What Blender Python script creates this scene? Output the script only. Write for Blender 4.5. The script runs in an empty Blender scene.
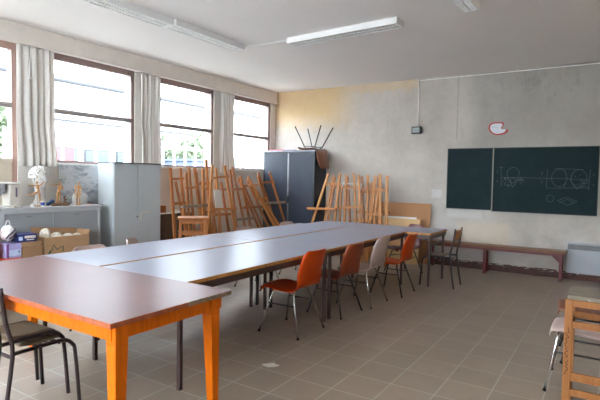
import bpy, math, random
from mathutils import Vector, Matrix
PI = math.pi
SC = bpy.context.scene
COL = SC.collection
random.seed(7)

# ------------------------------------------------------------------ helpers
class MB:
    """collects geometry for ONE mesh"""
    def __init__(s):
        s.v = []; s.f = []; s.mi = []; s.cur = 0
    def _add(s, vs, fs):
        b = len(s.v); s.v += [tuple(p) for p in vs]
        for f in fs:
            s.f.append(tuple(b + i for i in f)); s.mi.append(s.cur)
    def box(s, x0, x1, y0, y1, z0, z1):
        vs = [(x, y, z) for z in (z0, z1) for y in (y0, y1) for x in (x0, x1)]
        s._add(vs, [(0,2,3,1),(4,5,7,6),(0,1,5,4),(1,3,7,5),(3,2,6,7),(2,0,4,6)])
        return s
    def bar(s, a, b, w, t, side=(1,0,0), w2=None, t2=None):
        a = Vector(a); b = Vector(b); d = (b - a).normalized()
        sd = Vector(side); sd = (sd - d * sd.dot(d)).normalized(); n = d.cross(sd)
        w2 = w if w2 is None else w2; t2 = t if t2 is None else t2
        vs = []
        for p, ww, tt in ((a, w, t), (b, w2, t2)):
            for i, j in ((-1,-1),(1,-1),(1,1),(-1,1)):
                vs.append(p + sd * (i * ww / 2) + n * (j * tt / 2))
        s._add(vs, [(3,2,1,0),(4,5,6,7),(0,1,5,4),(1,2,6,5),(2,3,7,6),(3,0,4,7)])
        return s
    def tube(s, pts, r, n=8, smooth_pts=0):
        P = [Vector(p) for p in pts]
        if smooth_pts:
            P = [Vector(p) for p in catmull(pts, smooth_pts)]
        R = r if isinstance(r, (list, tuple)) else [r] * len(P)
        if len(R) != len(P):
            R = [R[min(len(R) - 1, int(i * (len(R) - 1) / (len(P) - 1) + .5))] for i in range(len(P))]
        up = None; vs = []; fs = []
        for i, p in enumerate(P):
            d = (P[min(i + 1, len(P) - 1)] - P[max(i - 1, 0)]).normalized()
            if up is None:
                up = Vector((0, 0, 1)) if abs(d.z) < .9 else Vector((1, 0, 0))
            u = (up - d * up.dot(d)).normalized(); w = d.cross(u); up = u
            for k in range(n):
                a = 2 * PI * k / n
                vs.append(p + (u * math.cos(a) + w * math.sin(a)) * R[i])
        for i in range(len(P) - 1):
            for k in range(n):
                k2 = (k + 1) % n
                fs.append((i*n+k, i*n+k2, (i+1)*n+k2, (i+1)*n+k))
        fs.append(tuple(reversed(range(n)))); fs.append(tuple((len(P)-1)*n + k for k in range(n)))
        s._add(vs, fs); return s
    def lathe(s, prof, c=(0,0,0), n=20, sx=1, sy=1):
        vs = []; fs = []
        for r, z in prof:
            for k in range(n):
                a = 2 * PI * k / n
                vs.append((c[0] + r*sx*math.cos(a), c[1] + r*sy*math.sin(a), c[2] + z))
        m = len(prof)
        for i in range(m - 1):
            for k in range(n):
                k2 = (k+1) % n
                fs.append((i*n+k, i*n+k2, (i+1)*n+k2, (i+1)*n+k))
        fs.append(tuple(reversed(range(n)))); fs.append(tuple((m-1)*n+k for k in range(n)))
        s._add(vs, fs); return s
    def ball(s, c, r, nu=14, nv=10, disp=None):
        r = r if isinstance(r, (tuple, list)) else (r, r, r)
        vs = []; fs = []
        for j in range(nv + 1):
            t = PI * j / nv
            for i in range(nu):
                p = 2 * PI * i / nu
                d = Vector((math.sin(t)*math.cos(p), math.sin(t)*math.sin(p), math.cos(t)))
                k = disp(d) if disp else 1.0
                vs.append((c[0]+d.x*r[0]*k, c[1]+d.y*r[1]*k, c[2]+d.z*r[2]*k))
        for j in range(nv):
            for i in range(nu):
                i2 = (i+1) % nu
                fs.append((j*nu+i, (j+1)*nu+i, (j+1)*nu+i2, j*nu+i2))
        s._add(vs, fs); return s
    def grid(s, fn, nu, nv):
        vs = [fn(i/nu, j/nv) for j in range(nv+1) for i in range(nu+1)]
        fs = [(j*(nu+1)+i, j*(nu+1)+i+1, (j+1)*(nu+1)+i+1, (j+1)*(nu+1)+i) for j in range(nv) for i in range(nu)]
        s._add(vs, fs); return s
    def prism(s, pts, fn, d0, d1):
        n = len(pts)
        vs = [fn(a, b, d0) for a, b in pts] + [fn(a, b, d1) for a, b in pts]
        fs = [tuple(range(n)), tuple(reversed(range(n, 2*n)))]
        for i in range(n):
            j = (i+1) % n
            fs.append((i, j, n+j, n+i))
        s._add(vs, fs); return s
    def build(s, name, mat, parent=None, smooth=False, bevel=0, solid=0, mods=None):
        me = bpy.data.meshes.new(name)
        me.from_pydata(s.v, [], s.f)
        mats = mat if isinstance(mat, (list, tuple)) else [mat]
        for m in mats: me.materials.append(m)
        for p, k in zip(me.polygons, s.mi):
            p.material_index = k; p.use_smooth = smooth
        me.validate(); me.update()
        import bmesh
        bm = bmesh.new(); bm.from_mesh(me)
        bmesh.ops.remove_doubles(bm, verts=bm.verts, dist=1e-6)
        if solid == 0: bmesh.ops.recalc_face_normals(bm, faces=bm.faces)
        bm.to_mesh(me); bm.free()
        o = bpy.data.objects.new(name, me); COL.objects.link(o)
        if parent is not None: o.parent = parent
        if solid:
            m = o.modifiers.new('thickness', 'SOLIDIFY'); m.thickness = solid; m.offset = 0
        if bevel:
            m = o.modifiers.new('bevel', 'BEVEL'); m.width = bevel; m.segments = 2; m.limit_method = 'ANGLE'
        return o

def catmull(pts, k):
    P = [Vector(p) for p in pts]; out = []
    for i in range(len(P) - 1):
        p0 = P[max(i-1, 0)]; p1 = P[i]; p2 = P[i+1]; p3 = P[min(i+2, len(P)-1)]
        for j in range(k):
            t = j / k
            out.append(0.5*((2*p1)+(p2-p0)*t+(2*p0-5*p1+4*p2-p3)*t*t+(3*p1-p0-3*p2+p3)*t**3))
    out.append(P[-1]); return out

def tag(o, label, cat, group=None):
    o['label'] = label; o['category'] = cat
    if group: o['group'] = group
    return o
def thing(name, label, cat, loc=(0,0,0), rz=0, group=None):
    o = bpy.data.objects.new(name, None); COL.objects.link(o)
    o.empty_display_size = .1
    o.location = loc; o.rotation_euler = (0, 0, rz)
    return tag(o, label, cat, group)
def struct(o):
    o['kind'] = 'structure'; return o
def kids(o): return [c for c in bpy.data.objects if c.parent == o]
def dup(o, loc, rz, label, group=None):
    r = o.copy(); COL.objects.link(r); r.location = loc; r.rotation_euler = (0, 0, rz); r['label'] = label
    if group: r['group'] = group
    for ch in kids(o):
        c = ch.copy(); COL.objects.link(c); c.parent = r
        for g in kids(ch):
            d = g.copy(); COL.objects.link(d); d.parent = c
    return r

# ------------------------------------------------------------------ materials
class NT:
    def __init__(s, name):
        s.m = bpy.data.materials.new(name); s.m.use_nodes = True
        s.n = s.m.node_tree.nodes; s.l = s.m.node_tree.links; s.n.clear()
        s.out = s.n.new('ShaderNodeOutputMaterial')
        s.b = s.n.new('ShaderNodeBsdfPrincipled'); s.l.new(s.b.outputs[0], s.out.inputs[0])
    def node(s, t, **k):
        x = s.n.new('ShaderNode' + t)
        for a, b in k.items(): setattr(x, a, b)
        return x
    def lk(s, a, b): s.l.new(a, b)
    def put(s, inp, v):
        if hasattr(v, 'is_output') or isinstance(v, bpy.types.NodeSocket): s.l.new(v, inp)
        else: inp.default_value = v
    def math(s, op, a, b=None, c=None):
        x = s.node('Math', operation=op)
        for i, v in enumerate((a, b, c)):
            if v is not None: s.put(x.inputs[i], v)
        return x.outputs[0]
    def pos(s, kind='Object'):
        if not hasattr(s, '_tc'): s._tc = s.node('TexCoord')
        return s._tc.outputs[kind]
    def xyz(s, v):
        x = s.node('SeparateXYZ'); s.lk(v, x.inputs[0]); return x.outputs
    def scale(s, v, sc):
        x = s.node('Mapping'); s.lk(v, x.inputs[0]); x.inputs['Scale'].default_value = sc; return x.outputs[0]
    def noise(s, v, scale, detail=4, rough=.55, dist=0):
        x = s.node('TexNoise'); s.lk(v, x.inputs['Vector'])
        x.inputs['Scale'].default_value = scale; x.inputs['Detail'].default_value = detail
        x.inputs['Roughness'].default_value = rough; x.inputs['Distortion'].default_value = dist
        return x.outputs[0]
    def ramp(s, f, stops):
        x = s.node('ValToRGB'); s.put(x.inputs[0], f); e = x.color_ramp.elements
        while len(e) < len(stops): e.new(.5)
        for el, (p, c) in zip(e, stops):
            el.position = p; el.color = (*c, 1) if len(c) == 3 else c
        return x.outputs[0]
    def step(s, v, a, b):
        x = s.node('MapRange', interpolation_type='SMOOTHSTEP'); s.put(x.inputs[0], v)
        x.inputs[1].default_value = a; x.inputs[2].default_value = b; return x.outputs[0]
    def mix(s, f, a, b, mode='MIX'):
        x = s.node('Mix', data_type='RGBA', blend_type=mode); s.put(x.inputs[0], f)
        s.put(x.inputs[6], a if not isinstance(a, tuple) else (*a[:3], 1)); s.put(x.inputs[7], b if not isinstance(b, tuple) else (*b[:3], 1))
        return x.outputs[2]
    def bump(s, h, strength=.3, dist=.01):
        x = s.node('Bump'); s.put(x.inputs['Height'], h); x.inputs['Strength'].default_value = strength
        x.inputs['Distance'].default_value = dist; s.lk(x.outputs[0], s.b.inputs['Normal'])
    def fin(s, col, rough=.5, metal=0, spec=.5):
        s.put(s.b.inputs['Base Color'], col if not isinstance(col, tuple) else (*col[:3], 1))
        s.put(s.b.inputs['Roughness'], rough); s.b.inputs['Metallic'].default_value = metal
        s.b.inputs['Specular IOR Level'].default_value = spec
        return s.m

def hx(r, g, b):
    f = lambda c: (c/255/12.92) if c/255 <= .04045 else ((c/255+.055)/1.055)**2.4
    return (f(r), f(g), f(b))
def sc3(c, k): return tuple(min(1, x*k) for x in c)

def plain(name, c, rough=.5, metal=0, var=.12, scale=14, spec=.5):
    t = NT(name); n = t.noise(t.pos(), scale)
    return t.fin(t.ramp(n, [(.3, sc3(c, 1-var)), (.7, sc3(c, 1+var))]), rough, metal, spec)
def wood(name, c, rough=.45, var=.28, scale=(40, 40, 4), marks=None, spec=.4):
    t = NT(name); p = t.scale(t.pos(), scale); n = t.noise(p, 1.0, 6, .6, .6)
    col = t.ramp(n, [(.3, sc3(c, 1-var)), (.55, c), (.75, sc3(c, 1+var))])
    if marks:
        n2 = t.noise(t.pos(), 22, 3); col = t.mix(t.step(n2, .66, .72), col, marks)
    return t.fin(col, rough, spec=spec)

M = {}
def mats():
    # back wall: stained, unpainted-looking plaster
    t = NT('old_plaster'); P = t.pos(); x, y, z = t.xyz(P)
    n1 = t.noise(P, 1.1, 8, .65); n2 = t.noise(P, 9, 6, .7); n3 = t.noise(t.scale(P, (3, 3, .5)), 1.5, 6, .7)
    base = t.ramp(n1, [(.3, hx(170, 161, 152)), (.5, hx(184, 176, 167)), (.72, hx(196, 189, 181))])
    base = t.mix(t.math('MULTIPLY', t.step(n2, .45, .75), .35), base, hx(162, 154, 144))
    base = t.mix(t.math('MULTIPLY', t.step(n3, .55, .75), .35), base, hx(152, 146, 138))
    # ochre patch in the upper left corner
    xd = t.math('ADD', x, t.math('MULTIPLY', t.math('SUBTRACT', n1, .5), .9))
    zd = t.math('ADD', z, t.math('MULTIPLY', t.math('SUBTRACT', n2, .5), .5))
    m = t.math('MULTIPLY', t.step(xd, -2.0, -3.0), t.step(zd, 2.35, 2.85))
    m2 = t.math('MULTIPLY', t.step(xd, -1.0, -1.2), t.step(zd, 3.12, 3.2))
    base = t.mix(t.math('MULTIPLY', t.math('MAXIMUM', m, t.math('MULTIPLY', m2, .6)), .62), base, hx(208, 172, 112))
    # pale bare patches round the board and above the bench
    def rect(x0, x1, z0, z1, s=.03):
        return t.math('MULTIPLY', t.math('MULTIPLY', t.step(xd2, x0-s, x0+s), t.step(xd2, x1+s, x1-s)),
                      t.math('MULTIPLY', t.step(zd2, z0-s, z0+s), t.step(zd2, z1+s, z1-s)))
    xd2 = t.math('ADD', x, t.math('MULTIPLY', t.math('SUBTRACT', n2, .5), .07))
    zd2 = t.math('ADD', z, t.math('MULTIPLY', t.math('SUBTRACT', n2, .5), .07))
    base = t.mix(t.math('MULTIPLY', rect(-.77, -.60, 1.19, 1.33, .015), .8), base, hx(200, 198, 198))
    base = t.mix(t.math('MULTIPLY', rect(-.49, .1, .86, 1.0), .65), base, hx(205, 202, 196))
    low = t.math('MULTIPLY', t.step(zd2, 1.0, .55), t.step(n1, .38, .6))
    base = t.mix(t.math('MULTIPLY', low, .55), base, hx(206, 203, 200))
    base = t.mix(t.math('MULTIPLY', rect(-.30, .55, .42, .80, .06), .45), base, hx(214, 196, 166))
    # grey stains trailing under the ceiling on the right, fine drips, painted light falloff
    st = t.math('MULTIPLY', t.math('MULTIPLY', t.step(z, 2.3, 3.1), t.step(x, -.5, .6)), t.step(t.noise(t.scale(P, (5, 5, 2.5)), 1.3, 8, .75), .52, .7))
    base = t.mix(t.math('MULTIPLY', st, .55), base, hx(96, 96, 96))
    base = t.mix(t.math('MULTIPLY', t.math('MULTIPLY', t.step(x, -.38, .1), t.step(z, 1.6, 2.4)), .5), base, hx(132, 129, 124))  # broad stain on the right, deepened to paint in the window light's falloff
    ln = t.math('MULTIPLY', t.step(t.math('ABSOLUTE', t.math('SUBTRACT', x, -.36)), .02, .005), t.step(z, 2.1, 2.3))
    base = t.mix(t.math('MULTIPLY', ln, .35), base, hx(128, 122, 116))
    t.bump(t.math('ADD', t.math('MULTIPLY', n1, 1.0), n2), .35, .012)
    M['plaster'] = t.fin(base, .85, spec=.2)
    M['white_wall'] = plain('painted_wall', hx(214, 208, 200), .75, var=.05, scale=3)
    M['pelmet'] = plain('pelmet_paint', hx(222, 214, 204), .6, var=.05, scale=5)
    M['ceiling'] = plain('ceiling_paint', hx(239, 235, 231), .8, var=.015, scale=1.2, spec=.2)
    M['right_wall'] = plain('side_wall_paint', hx(205, 195, 182), .8, var=.06, scale=2)
    # floor tiles
    t = NT('floor_tiles'); P = t.pos(); x, y, z = t.xyz(P); S = .32
    def edge(c):
        f = t.math('FRACT', t.math('ADD', t.math('DIVIDE', c, S), 100.0)); return t.math('MINIMUM', f, t.math('SUBTRACT', 1.0, f))
    g = t.step(t.math('MINIMUM', edge(x), edge(y)), .010, .017)
    cx = t.math('FLOOR', t.math('DIVIDE', x, S)); cy = t.math('FLOOR', t.math('DIVIDE', y, S))
    cb = t.node('CombineXYZ'); t.lk(cx, cb.inputs[0]); t.lk(cy, cb.inputs[1])
    wn = t.node('TexWhiteNoise'); t.lk(cb.outputs[0], wn.inputs[0])
    n = t.noise(P, 6, 6, .65); n2 = t.noise(P, 60, 3)
    c = t.ramp(wn.outputs[0], [(0, hx(147, 132, 115)), (.5, hx(152, 136, 119)), (1, hx(157, 140, 123))])
    c = t.mix(t.math('MULTIPLY', t.step(n, .4, .7), .25), c, hx(134, 120, 105))
    c = t.mix(t.math('MULTIPLY', t.step(n2, .45, .7), .15), c, hx(160, 145, 128))
    c = t.mix(g, hx(182, 177, 168), c)
    t.bump(g, .25, .002)
    M['tiles'] = t.fin(c, t.mix(g, (.8, .8, .8), (.36, .36, .36)), spec=.45)
    # baseboard of chipped dark red paint
    t = NT('chipped_skirting'); P = t.pos(); n = t.noise(t.scale(P, (4, 4, 22)), 2.0, 8, .7); n2 = t.noise(P, 13, 6, .7)
    x, y, z = t.xyz(P)
    h = t.math('ADD', n, t.math('MULTIPLY', z, 2.2))
    c = t.mix(t.step(n2, .5, .6), hx(84, 52, 46), hx(64, 44, 40)); c = t.mix(t.step(h, .76, .80), c, hx(196, 186, 174))
    M['skirting'] = t.fin(c, .7)
    # laminate tops
    def laminate(name, c, k, scratch, rough, sp):
        t = NT(name); P = t.pos(); n = t.noise(P, 3, 8, .65); n2 = t.noise(t.scale(P, (3, 40, 1)), 2, 5, .7)
        n3 = t.noise(P, 28, 4, .7)
        col = t.ramp(n, [(.3, sc3(c, 1-k)), (.7, sc3(c, 1+k))])
        col = t.mix(t.math('MULTIPLY', t.step(n2, .58, .75), .25), col, scratch)
        col = t.mix(t.math('MULTIPLY', t.step(n3, .74, .80), .15), col, scratch)
        r = t.math('ADD', rough, t.math('MULTIPLY', n, .03))
        return t.fin(col, r, spec=sp)
    M['grey_top'] = laminate('grey_laminate', hx(136, 136, 146), .05, hx(160, 158, 162), .3, .03)
    M['pink_top'] = laminate('pinkish_laminate', hx(110, 82, 79), .07, hx(144, 122, 118), .31, .03)
    M['edge'] = wood('worn_wood_edge', hx(178, 124, 62), .5)
    M['table_edge'] = wood('pinkish_table_edge', hx(166, 86, 54), .5)
    M['chipped'] = wood('chipped_corner', hx(150, 128, 108), .8, .5, (60, 60, 60))
    M['brown_metal'] = plain('brown_painted_steel', hx(66, 46, 43), .42)
    M['orange_wood'] = wood('varnished_orange_wood', hx(212, 104, 8), .4, .22, (30, 30, 3), spec=.15)
    M['easel'] = wood('easel_beech', hx(182, 122, 66), .5, .2)
    M['stand_wood'] = wood('stand_wood', hx(158, 102, 54), .5, .18)
    M['easel_dark'] = wood('easel_darker_beech', hx(162, 100, 52), .5, .22)
    M['easel_red'] = wood('easel_aged_beech', hx(168, 106, 58), .5, .22)
    M['grey_wood'] = wood('greyed_wood', hx(140, 126, 112), .7, .25, marks=hx(182, 178, 172))
    M['orange_plastic'] = plain('orange_plastic', hx(192, 66, 8), .42, var=.06, spec=.25)
    M['rust_plastic'] = plain('rust_plastic', hx(142, 62, 30), .42, var=.1)
    M['brown_plastic'] = plain('brown_plastic', hx(112, 64, 40), .42, var=.08)
    M['pink_plastic'] = plain('greyish_pink_plastic', hx(188, 166, 158), .42, var=.05)
    M['maroon_plastic'] = plain('maroon_plastic', hx(96, 34, 34), .5, var=.1)
    M['chrome'] = plain('chromed_tube', hx(214, 214, 216), .2, 1.0, var=.05)
    M['black_tube'] = plain('black_tube', hx(38, 36, 38), .45)
    M['rubber'] = plain('rubber', hx(30, 30, 30), .8)
    M['dark_tube'] = plain('dark_brown_tube', hx(46, 33, 35), .45)
    M['ply'] = wood('worn_plywood', hx(126, 108, 88), .5, .2, (6, 40, 40))
    M['ply_orange'] = wood('orange_plywood', hx(180, 122, 70), .5, .15)
    M['grey_steel'] = plain('grey_painted_steel', hx(182, 188, 190), .45, var=.03, scale=4)
    M['grey_door'] = plain('grey_painted_door', hx(184, 191, 194), .42, var=.03, scale=3)
    M['cab_top'] = plain('pale_grey_steel_top', hx(178, 180, 182), .4, var=.04)
    M['dark_line'] = plain('dark_grey_edge', hx(86, 88, 90), .5)
    M['cup_door'] = plain('dull_grey_door', hx(150, 155, 158), .42, var=.03, scale=3)
    M['black_steel'] = plain('black_steel', hx(36, 37, 42), .45, var=.08)
    M['tambour'] = plain('blue_black_tambour', hx(54, 61, 74), .42, var=.05)
    M['steel'] = plain('brushed_steel', hx(124, 126, 130), .4, .6)
    M['chalkboard'] = None
    t = NT('green_chalkboard'); P = t.pos(); n = t.noise(t.scale(P, (2, 2, 5)), 1.5, 8, .7); n2 = t.noise(P, 4, 8, .7)
    c = t.ramp(n, [(.3, hx(26, 40, 43)), (.7, hx(33, 47, 50))]); c = t.mix(t.math('MULTIPLY', t.step(n2, .5, .75), .35), c, hx(46, 60, 64))
    M['chalkboard'] = t.fin(c, .7, spec=.1)
    M['chalk'] = plain('faint_chalk', hx(72, 86, 89), .9)
    M['alu'] = plain('old_aluminium', hx(132, 128, 118), .45, .5)
    M['frame_dark'] = plain('board_edge', hx(70, 72, 68), .5)
    M['window_frame'] = wood('brown_window_frame', hx(146, 122, 116), .5, .08, (10, 10, 30))
    M['door_frame'] = plain('pinkish_door_frame', hx(176, 144, 132), .5, var=.05)
    M['transom'] = plain('grey_brown_transom', hx(148, 142, 138), .5)
    M['panel'] = plain('cream_panel', hx(206, 192, 172), .6, var=.04)
    M['white_paint'] = plain('white_gloss_paint', hx(226, 224, 220), .4, var=.03)
    M['heater'] = plain('white_enamel', hx(172, 176, 183), .4, var=.02)
    M['grille'] = plain('grey_grille', hx(120, 122, 124), .5)
    M['bench_top'] = wood('bench_top_wood', hx(122, 80, 48), .4, .2, (4, 40, 40))
    M['bench_leg'] = plain('dark_red_steel', hx(98, 32, 36), .42)
    M['plasterwhite'] = plain('plaster_of_paris', hx(204, 201, 196), .8, var=.04)
    M['mannequin'] = wood('mannequin_wood', hx(186, 136, 84), .5, .12)
    M['bark'] = wood('driftwood_bark', hx(104, 74, 52), .85, .4)
    M['navy'] = plain('navy_cloth', hx(44, 62, 92), .8, var=.2)
    M['white_plastic'] = plain('white_plastic', hx(222, 220, 214), .4, var=.03)
    M['cream_plastic'] = plain('cream_plastic', hx(206, 200, 190), .45, var=.03)
    M['grey_plastic'] = plain('grey_plastic', hx(150, 152, 158), .4, var=.05)
    M['slot'] = plain('purple_grey_slot', hx(106, 98, 112), .4)
    M['blue'] = plain('cobalt_blue', hx(44, 66, 160), .5)
    M['pink'] = plain('pale_pink', hx(222, 176, 170), .6)
    t = NT('grey_seascape'); P = t.pos(); n = t.noise(t.scale(P, (1, 2.2, 5)), 2.2, 8, .7, .5)
    M['painting'] = t.fin(t.ramp(n, [(.3, hx(120, 126, 134)), (.42, hx(160, 165, 170)), (.52, hx(204, 206, 208)), (.8, hx(196, 199, 202))]), .6)
    M['cardboard'] = plain('cardboard', hx(166, 132, 98), .8, var=.06)
    M['cardboard_in'] = plain('cardboard_tan', hx(150, 116, 84), .8, var=.06)
    M['marker'] = plain('dark_green_marker', hx(44, 74, 56), .7)
    M['paper'] = plain('white_paper', hx(224, 222, 216), .8, var=.04)
    M['tissue'] = plain('crumpled_white_paper', hx(216, 206, 192), .9, var=.06)
    M['orange_bag'] = plain('orange_bag', hx(232, 92, 24), .5, var=.08)
    M['white_bag'] = plain('white_bag', hx(226, 226, 226), .4, var=.04)
    M['print_dark'] = plain('dark_print', hx(70, 58, 64), .5)
    M['lilac'] = plain('lilac_card', hx(164, 160, 208), .5, var=.1)
    M['purple'] = plain('purple_card', hx(112, 70, 130), .5)
    M['pale_blue'] = plain('pale_blue_card', hx(190, 208, 236), .5)
    M['navy_card'] = plain('navy_card', hx(30, 44, 104), .45)
    M['red'] = plain('red_card', hx(206, 92, 78), .5)
    M['folder_red'] = plain('pinkish_red_folder', hx(206, 76, 92), .5)
    M['dark_shelf'] = wood('dark_brown_board', hx(92, 74, 62), .6, .15)
    M['cork'] = plain('brown_hardboard', hx(172, 124, 84), .75, var=.06, scale=40)
    M['pale_ply'] = wood('pale_plywood', hx(212, 176, 126), .6, .08, (4, 40, 30))
    M['lamp_white'] = plain('white_lamp_housing', hx(238, 237, 234), .4, var=.02)
    M['louvre'] = plain('louvre_metal', hx(232, 232, 228), .4, .0)
    M['tube_glass'] = plain('fluorescent_tube', hx(226, 226, 224), .3, var=.01)
    M['sign_white'] = plain('sign_white', hx(212, 216, 222), .5, var=.03)
    M['sign_red'] = plain('sign_red', hx(176, 52, 44), .5)
    M['ink'] = plain('grey_ink', hx(150, 150, 156), .7)
    M['scribble'] = plain('dark_ink', hx(70, 44, 28), .7)
    M['flood_glass'] = plain('floodlight_lens', hx(150, 160, 156), .2)
    M['stand_top'] = wood('worn_grey_board', hx(132, 122, 108), .75, .3, (8, 30, 30), marks=hx(176, 170, 160))
    # cloth, glass
    t = NT('curtain_cloth'); n = t.noise(t.pos(), 30, 3)
    d = t.node('BsdfDiffuse'); tr = t.node('BsdfTranslucent'); mx = t.node('MixShader')
    c = t.ramp(n, [(.3, hx(222, 217, 211)), (.7, hx(229, 224, 218))])
    t.lk(c, d.inputs[0]); t.lk(c, tr.inputs[0]); mx.inputs[0].default_value = .16
    t.lk(d.outputs[0], mx.inputs[1]); t.lk(tr.outputs[0], mx.inputs[2]); t.lk(mx.outputs[0], t.out.inputs[0]); M['curtain'] = t.m
    t = NT('window_glass'); g = t.node('BsdfGlossy'); tr = t.node('BsdfTransparent'); mx = t.node('MixShader')
    g.inputs['Roughness'].default_value = .02; tr.inputs[0].default_value = (.93, .95, .95, 1)
    lw = t.node('LayerWeight'); lw.inputs[0].default_value = .5
    t.lk(t.math('ADD', .03, t.math('MULTIPLY', t.math('POWER', lw.outputs['Facing'], 5.0), .6)), mx.inputs[0]); t.lk(tr.outputs[0], mx.inputs[1]); t.lk(g.outputs[0], mx.inputs[2]); t.lk(mx.outputs[0], t.out.inputs[0]); M['glass'] = t.m
    # outside
    M['facade'] = plain('pale_facade', hx(226, 224, 218), .8, var=.03, scale=1)
    M['facade_trim'] = plain('facade_gutter', hx(60, 60, 63), .9)
    M['facade_glass'] = plain('facade_glass', hx(72, 82, 90), .5)
    M['asphalt'] = plain('pale_asphalt', hx(118, 116, 112), .9)
    M['leaf'] = plain('leaves', hx(88, 98, 74), .9, var=.2, scale=3)
    M['trunk'] = wood('tree_bark', hx(100, 84, 66), .9, .3)
    M['fence'] = plain('white_fence_paint', hx(220, 222, 222), .5)
    M['car_blue'] = plain('blue_paint', hx(72, 80, 104), .8)
    M['car_red'] = plain('red_paint', hx(104, 66, 68), .8)
mats()

# ------------------------------------------------------------------ room shell
XL, XR, YF, YB, H = -4.24, 4.2, -4.9, 5.90, 3.314
struct(MB().box(XL-.3, XR+.2, YF-.2, YB+.2, -.2, 0).build('floor', M['tiles']))
struct(MB().box(XL-.3, XR+.2, YF-.2, YB+.2, H, H+.2).build('ceiling', M['ceiling']))
struct(MB().box(XL-.3, XR+.2, YB, YB+.2, 0, H).build('wall_back', M['plaster']))
# the two walls behind the camera, the front one with windows added for fill light
def holed(name, along, c0, c1, a0, a1, holes, z0, z1):
    m = MB(); prev = a0
    def bx(p, q, r, s_):
        if q - p < 1e-4: return
        m.box(*((p, q, c0, c1) if along == 'x' else (c0, c1, p, q)), r, s_)
    for p, q in holes:
        bx(prev, p, 0, H); bx(p, q, 0, z0); bx(p, q, z1, H); prev = q
    bx(prev, a1, 0, H)
    struct(m.build(name, M['right_wall']))
def fill_window(n, along, c, p, q, z0, z1):
    o = bpy.data.objects.new('window_%d' % n, None); COL.objects.link(o); struct(o)
    f = MB(); e = .05
    B = lambda m, u0, u1, w0, w1, d: m.box(*((u0, u1, c-d, c+d) if along == 'x' else (c-d, c+d, u0, u1)), w0, w1)
    for r in ((p, p+e, z0, z1), (q-e, q, z0, z1), (p+e, q-e, z0, z0+e), (p+e, q-e, z1-e, z1), ((p+q)/2-e/2, (p+q)/2+e/2, z0+e, z1-e)): B(f, *r, .03)
    f.build('window_frame', M['window_frame'], o)
    for u0, u1 in ((p+e, (p+q)/2-e/2), ((p+q)/2+e/2, q-e)): B(MB(), u0, u1, z0+e, z1-e, .003).build('pane', M['glass'], o)
FILL_WIN = [(-3.0, -1.2), (-.8, 1.0)]; RWIN = []  # front windows added out of view to brighten the near end
holed('wall_front', 'x', YF-.2, YF, XL-.3, XR+.2, FILL_WIN, 1.0, 3.0)
holed('wall_right', 'y', XR, XR+.2, YF, YB, RWIN, 1.0, 3.0)
for k, (p, q) in enumerate(FILL_WIN): fill_window(7+k, 'x', YF-.1, p, q, 1.0, 3.0)
for k, (p, q) in enumerate(RWIN): fill_window(9+k, 'y', XR+.1, p, q, 1.0, 3.0)
WIN = [(-4.46, -2.98), (-2.71, -1.24), (-.98, .49), (.76, 2.235), (2.51, 3.985), (4.25, 5.725)]
SILL, HEAD, TRZ = 1.64, 3.08, 2.325
w = MB(); T0, T1 = XL-.25, XL
prev = YF
for i, (a, b) in enumerate(WIN):
    w.box(T0, T1, prev, a, 0, H)
    w.box(T0, T1, a, b, 0, .95 if i == 2 else SILL); w.box(T0, T1, a, b, HEAD, H); prev = b
w.box(T0, T1, prev, YB, 0, H)
struct(w.build('wall_left', M['white_wall']))
for i, (a, b) in enumerate(WIN):
    z0 = .95 if i == 2 else SILL
    fm = M['door_frame'] if i == 2 else M['window_frame']
    fx0, fx1 = XL-.10, XL-.02
    o = bpy.data.objects.new('window_%d' % (i+1), None); COL.objects.link(o); o.location = (0, 0, 0); struct(o)
    f = MB(); e = .055
    f.box(fx0, fx1, a, a+e, z0, HEAD).box(fx0, fx1, b-e, b, z0, HEAD).box(fx0, fx1, a+e, b-e, HEAD-.085, HEAD)
    f.box(fx0, fx1, a+e, b-e, z0, z0+.035)
    f.build('window_frame', M['window_frame'] if i != 2 else [M['door_frame']], o, bevel=.004)
    MB().box(fx0+.01, fx1-.005, a+e, b-e, TRZ-.03, TRZ+.03).build('transom', M['transom'], o)
    MB().box(fx0+.035, fx0+.041, a+e, b-e, TRZ+.022, HEAD-.085).build('pane', M['glass'], o)
    MB().box(fx0+.035, fx0+.041, a+e, b-e, SILL+(.03 if i == 2 else .035), TRZ-.022).build('pane', M['glass'], o)
    if i == 2:
        MB().box(fx0+.01, fx1-.005, a+e, b-e, SILL-.02, SILL+.03).build('middle_rail', M['panel'], o)
        MB().box(fx0+.02, fx1-.02, a+e, b-e, z0+.035, SILL-.02).build('lower_panel', M['panel'], o)
    else:
        MB().box(XL-.02, XL+.03, a-.02, b+.02, SILL-.03, SILL).build('window_sill', M['white_paint'], o, bevel=.004)
        MB().bar((fx1+.005, b-.13, HEAD-.06), (fx1+.005, b-.10, HEAD-.06), .012, .012).tube([(fx1+.005, b-.10, HEAD-.06), (fx1+.02, b-.075, HEAD-.065), (fx1+.02, b-.07, HEAD-.18)], .009, 6).build('window_stay', M['dark_tube'], o)
# boxed pelmet above the windows with its curtain rail lip
b_ = MB().box(XL, XL+.04, YF, YB, 3.09, H)
for y in [k*1.75+1.42 for k in range(-3, 3)]:
    for dz in (0, .05): b_.ball((XL+.041, y+dz*.6, 3.2-dz), .007, 6, 4)
struct(b_.build('trim_1', M['pelmet']))
struct(MB().box(XL, XL+.075, YF, YB+.0, 3.07, 3.095).build('trim_2', M['pelmet'], bevel=.006))
struct(MB().box(XR*0-4.23, XR, YB-.018, YB, 0, .125).build('baseboard_back', M['skirting'], bevel=.004))
struct(MB().box(XR-.018, XR, YF, YB-.02, 0, .125).build('baseboard_right', M['skirting'], bevel=.004))

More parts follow.
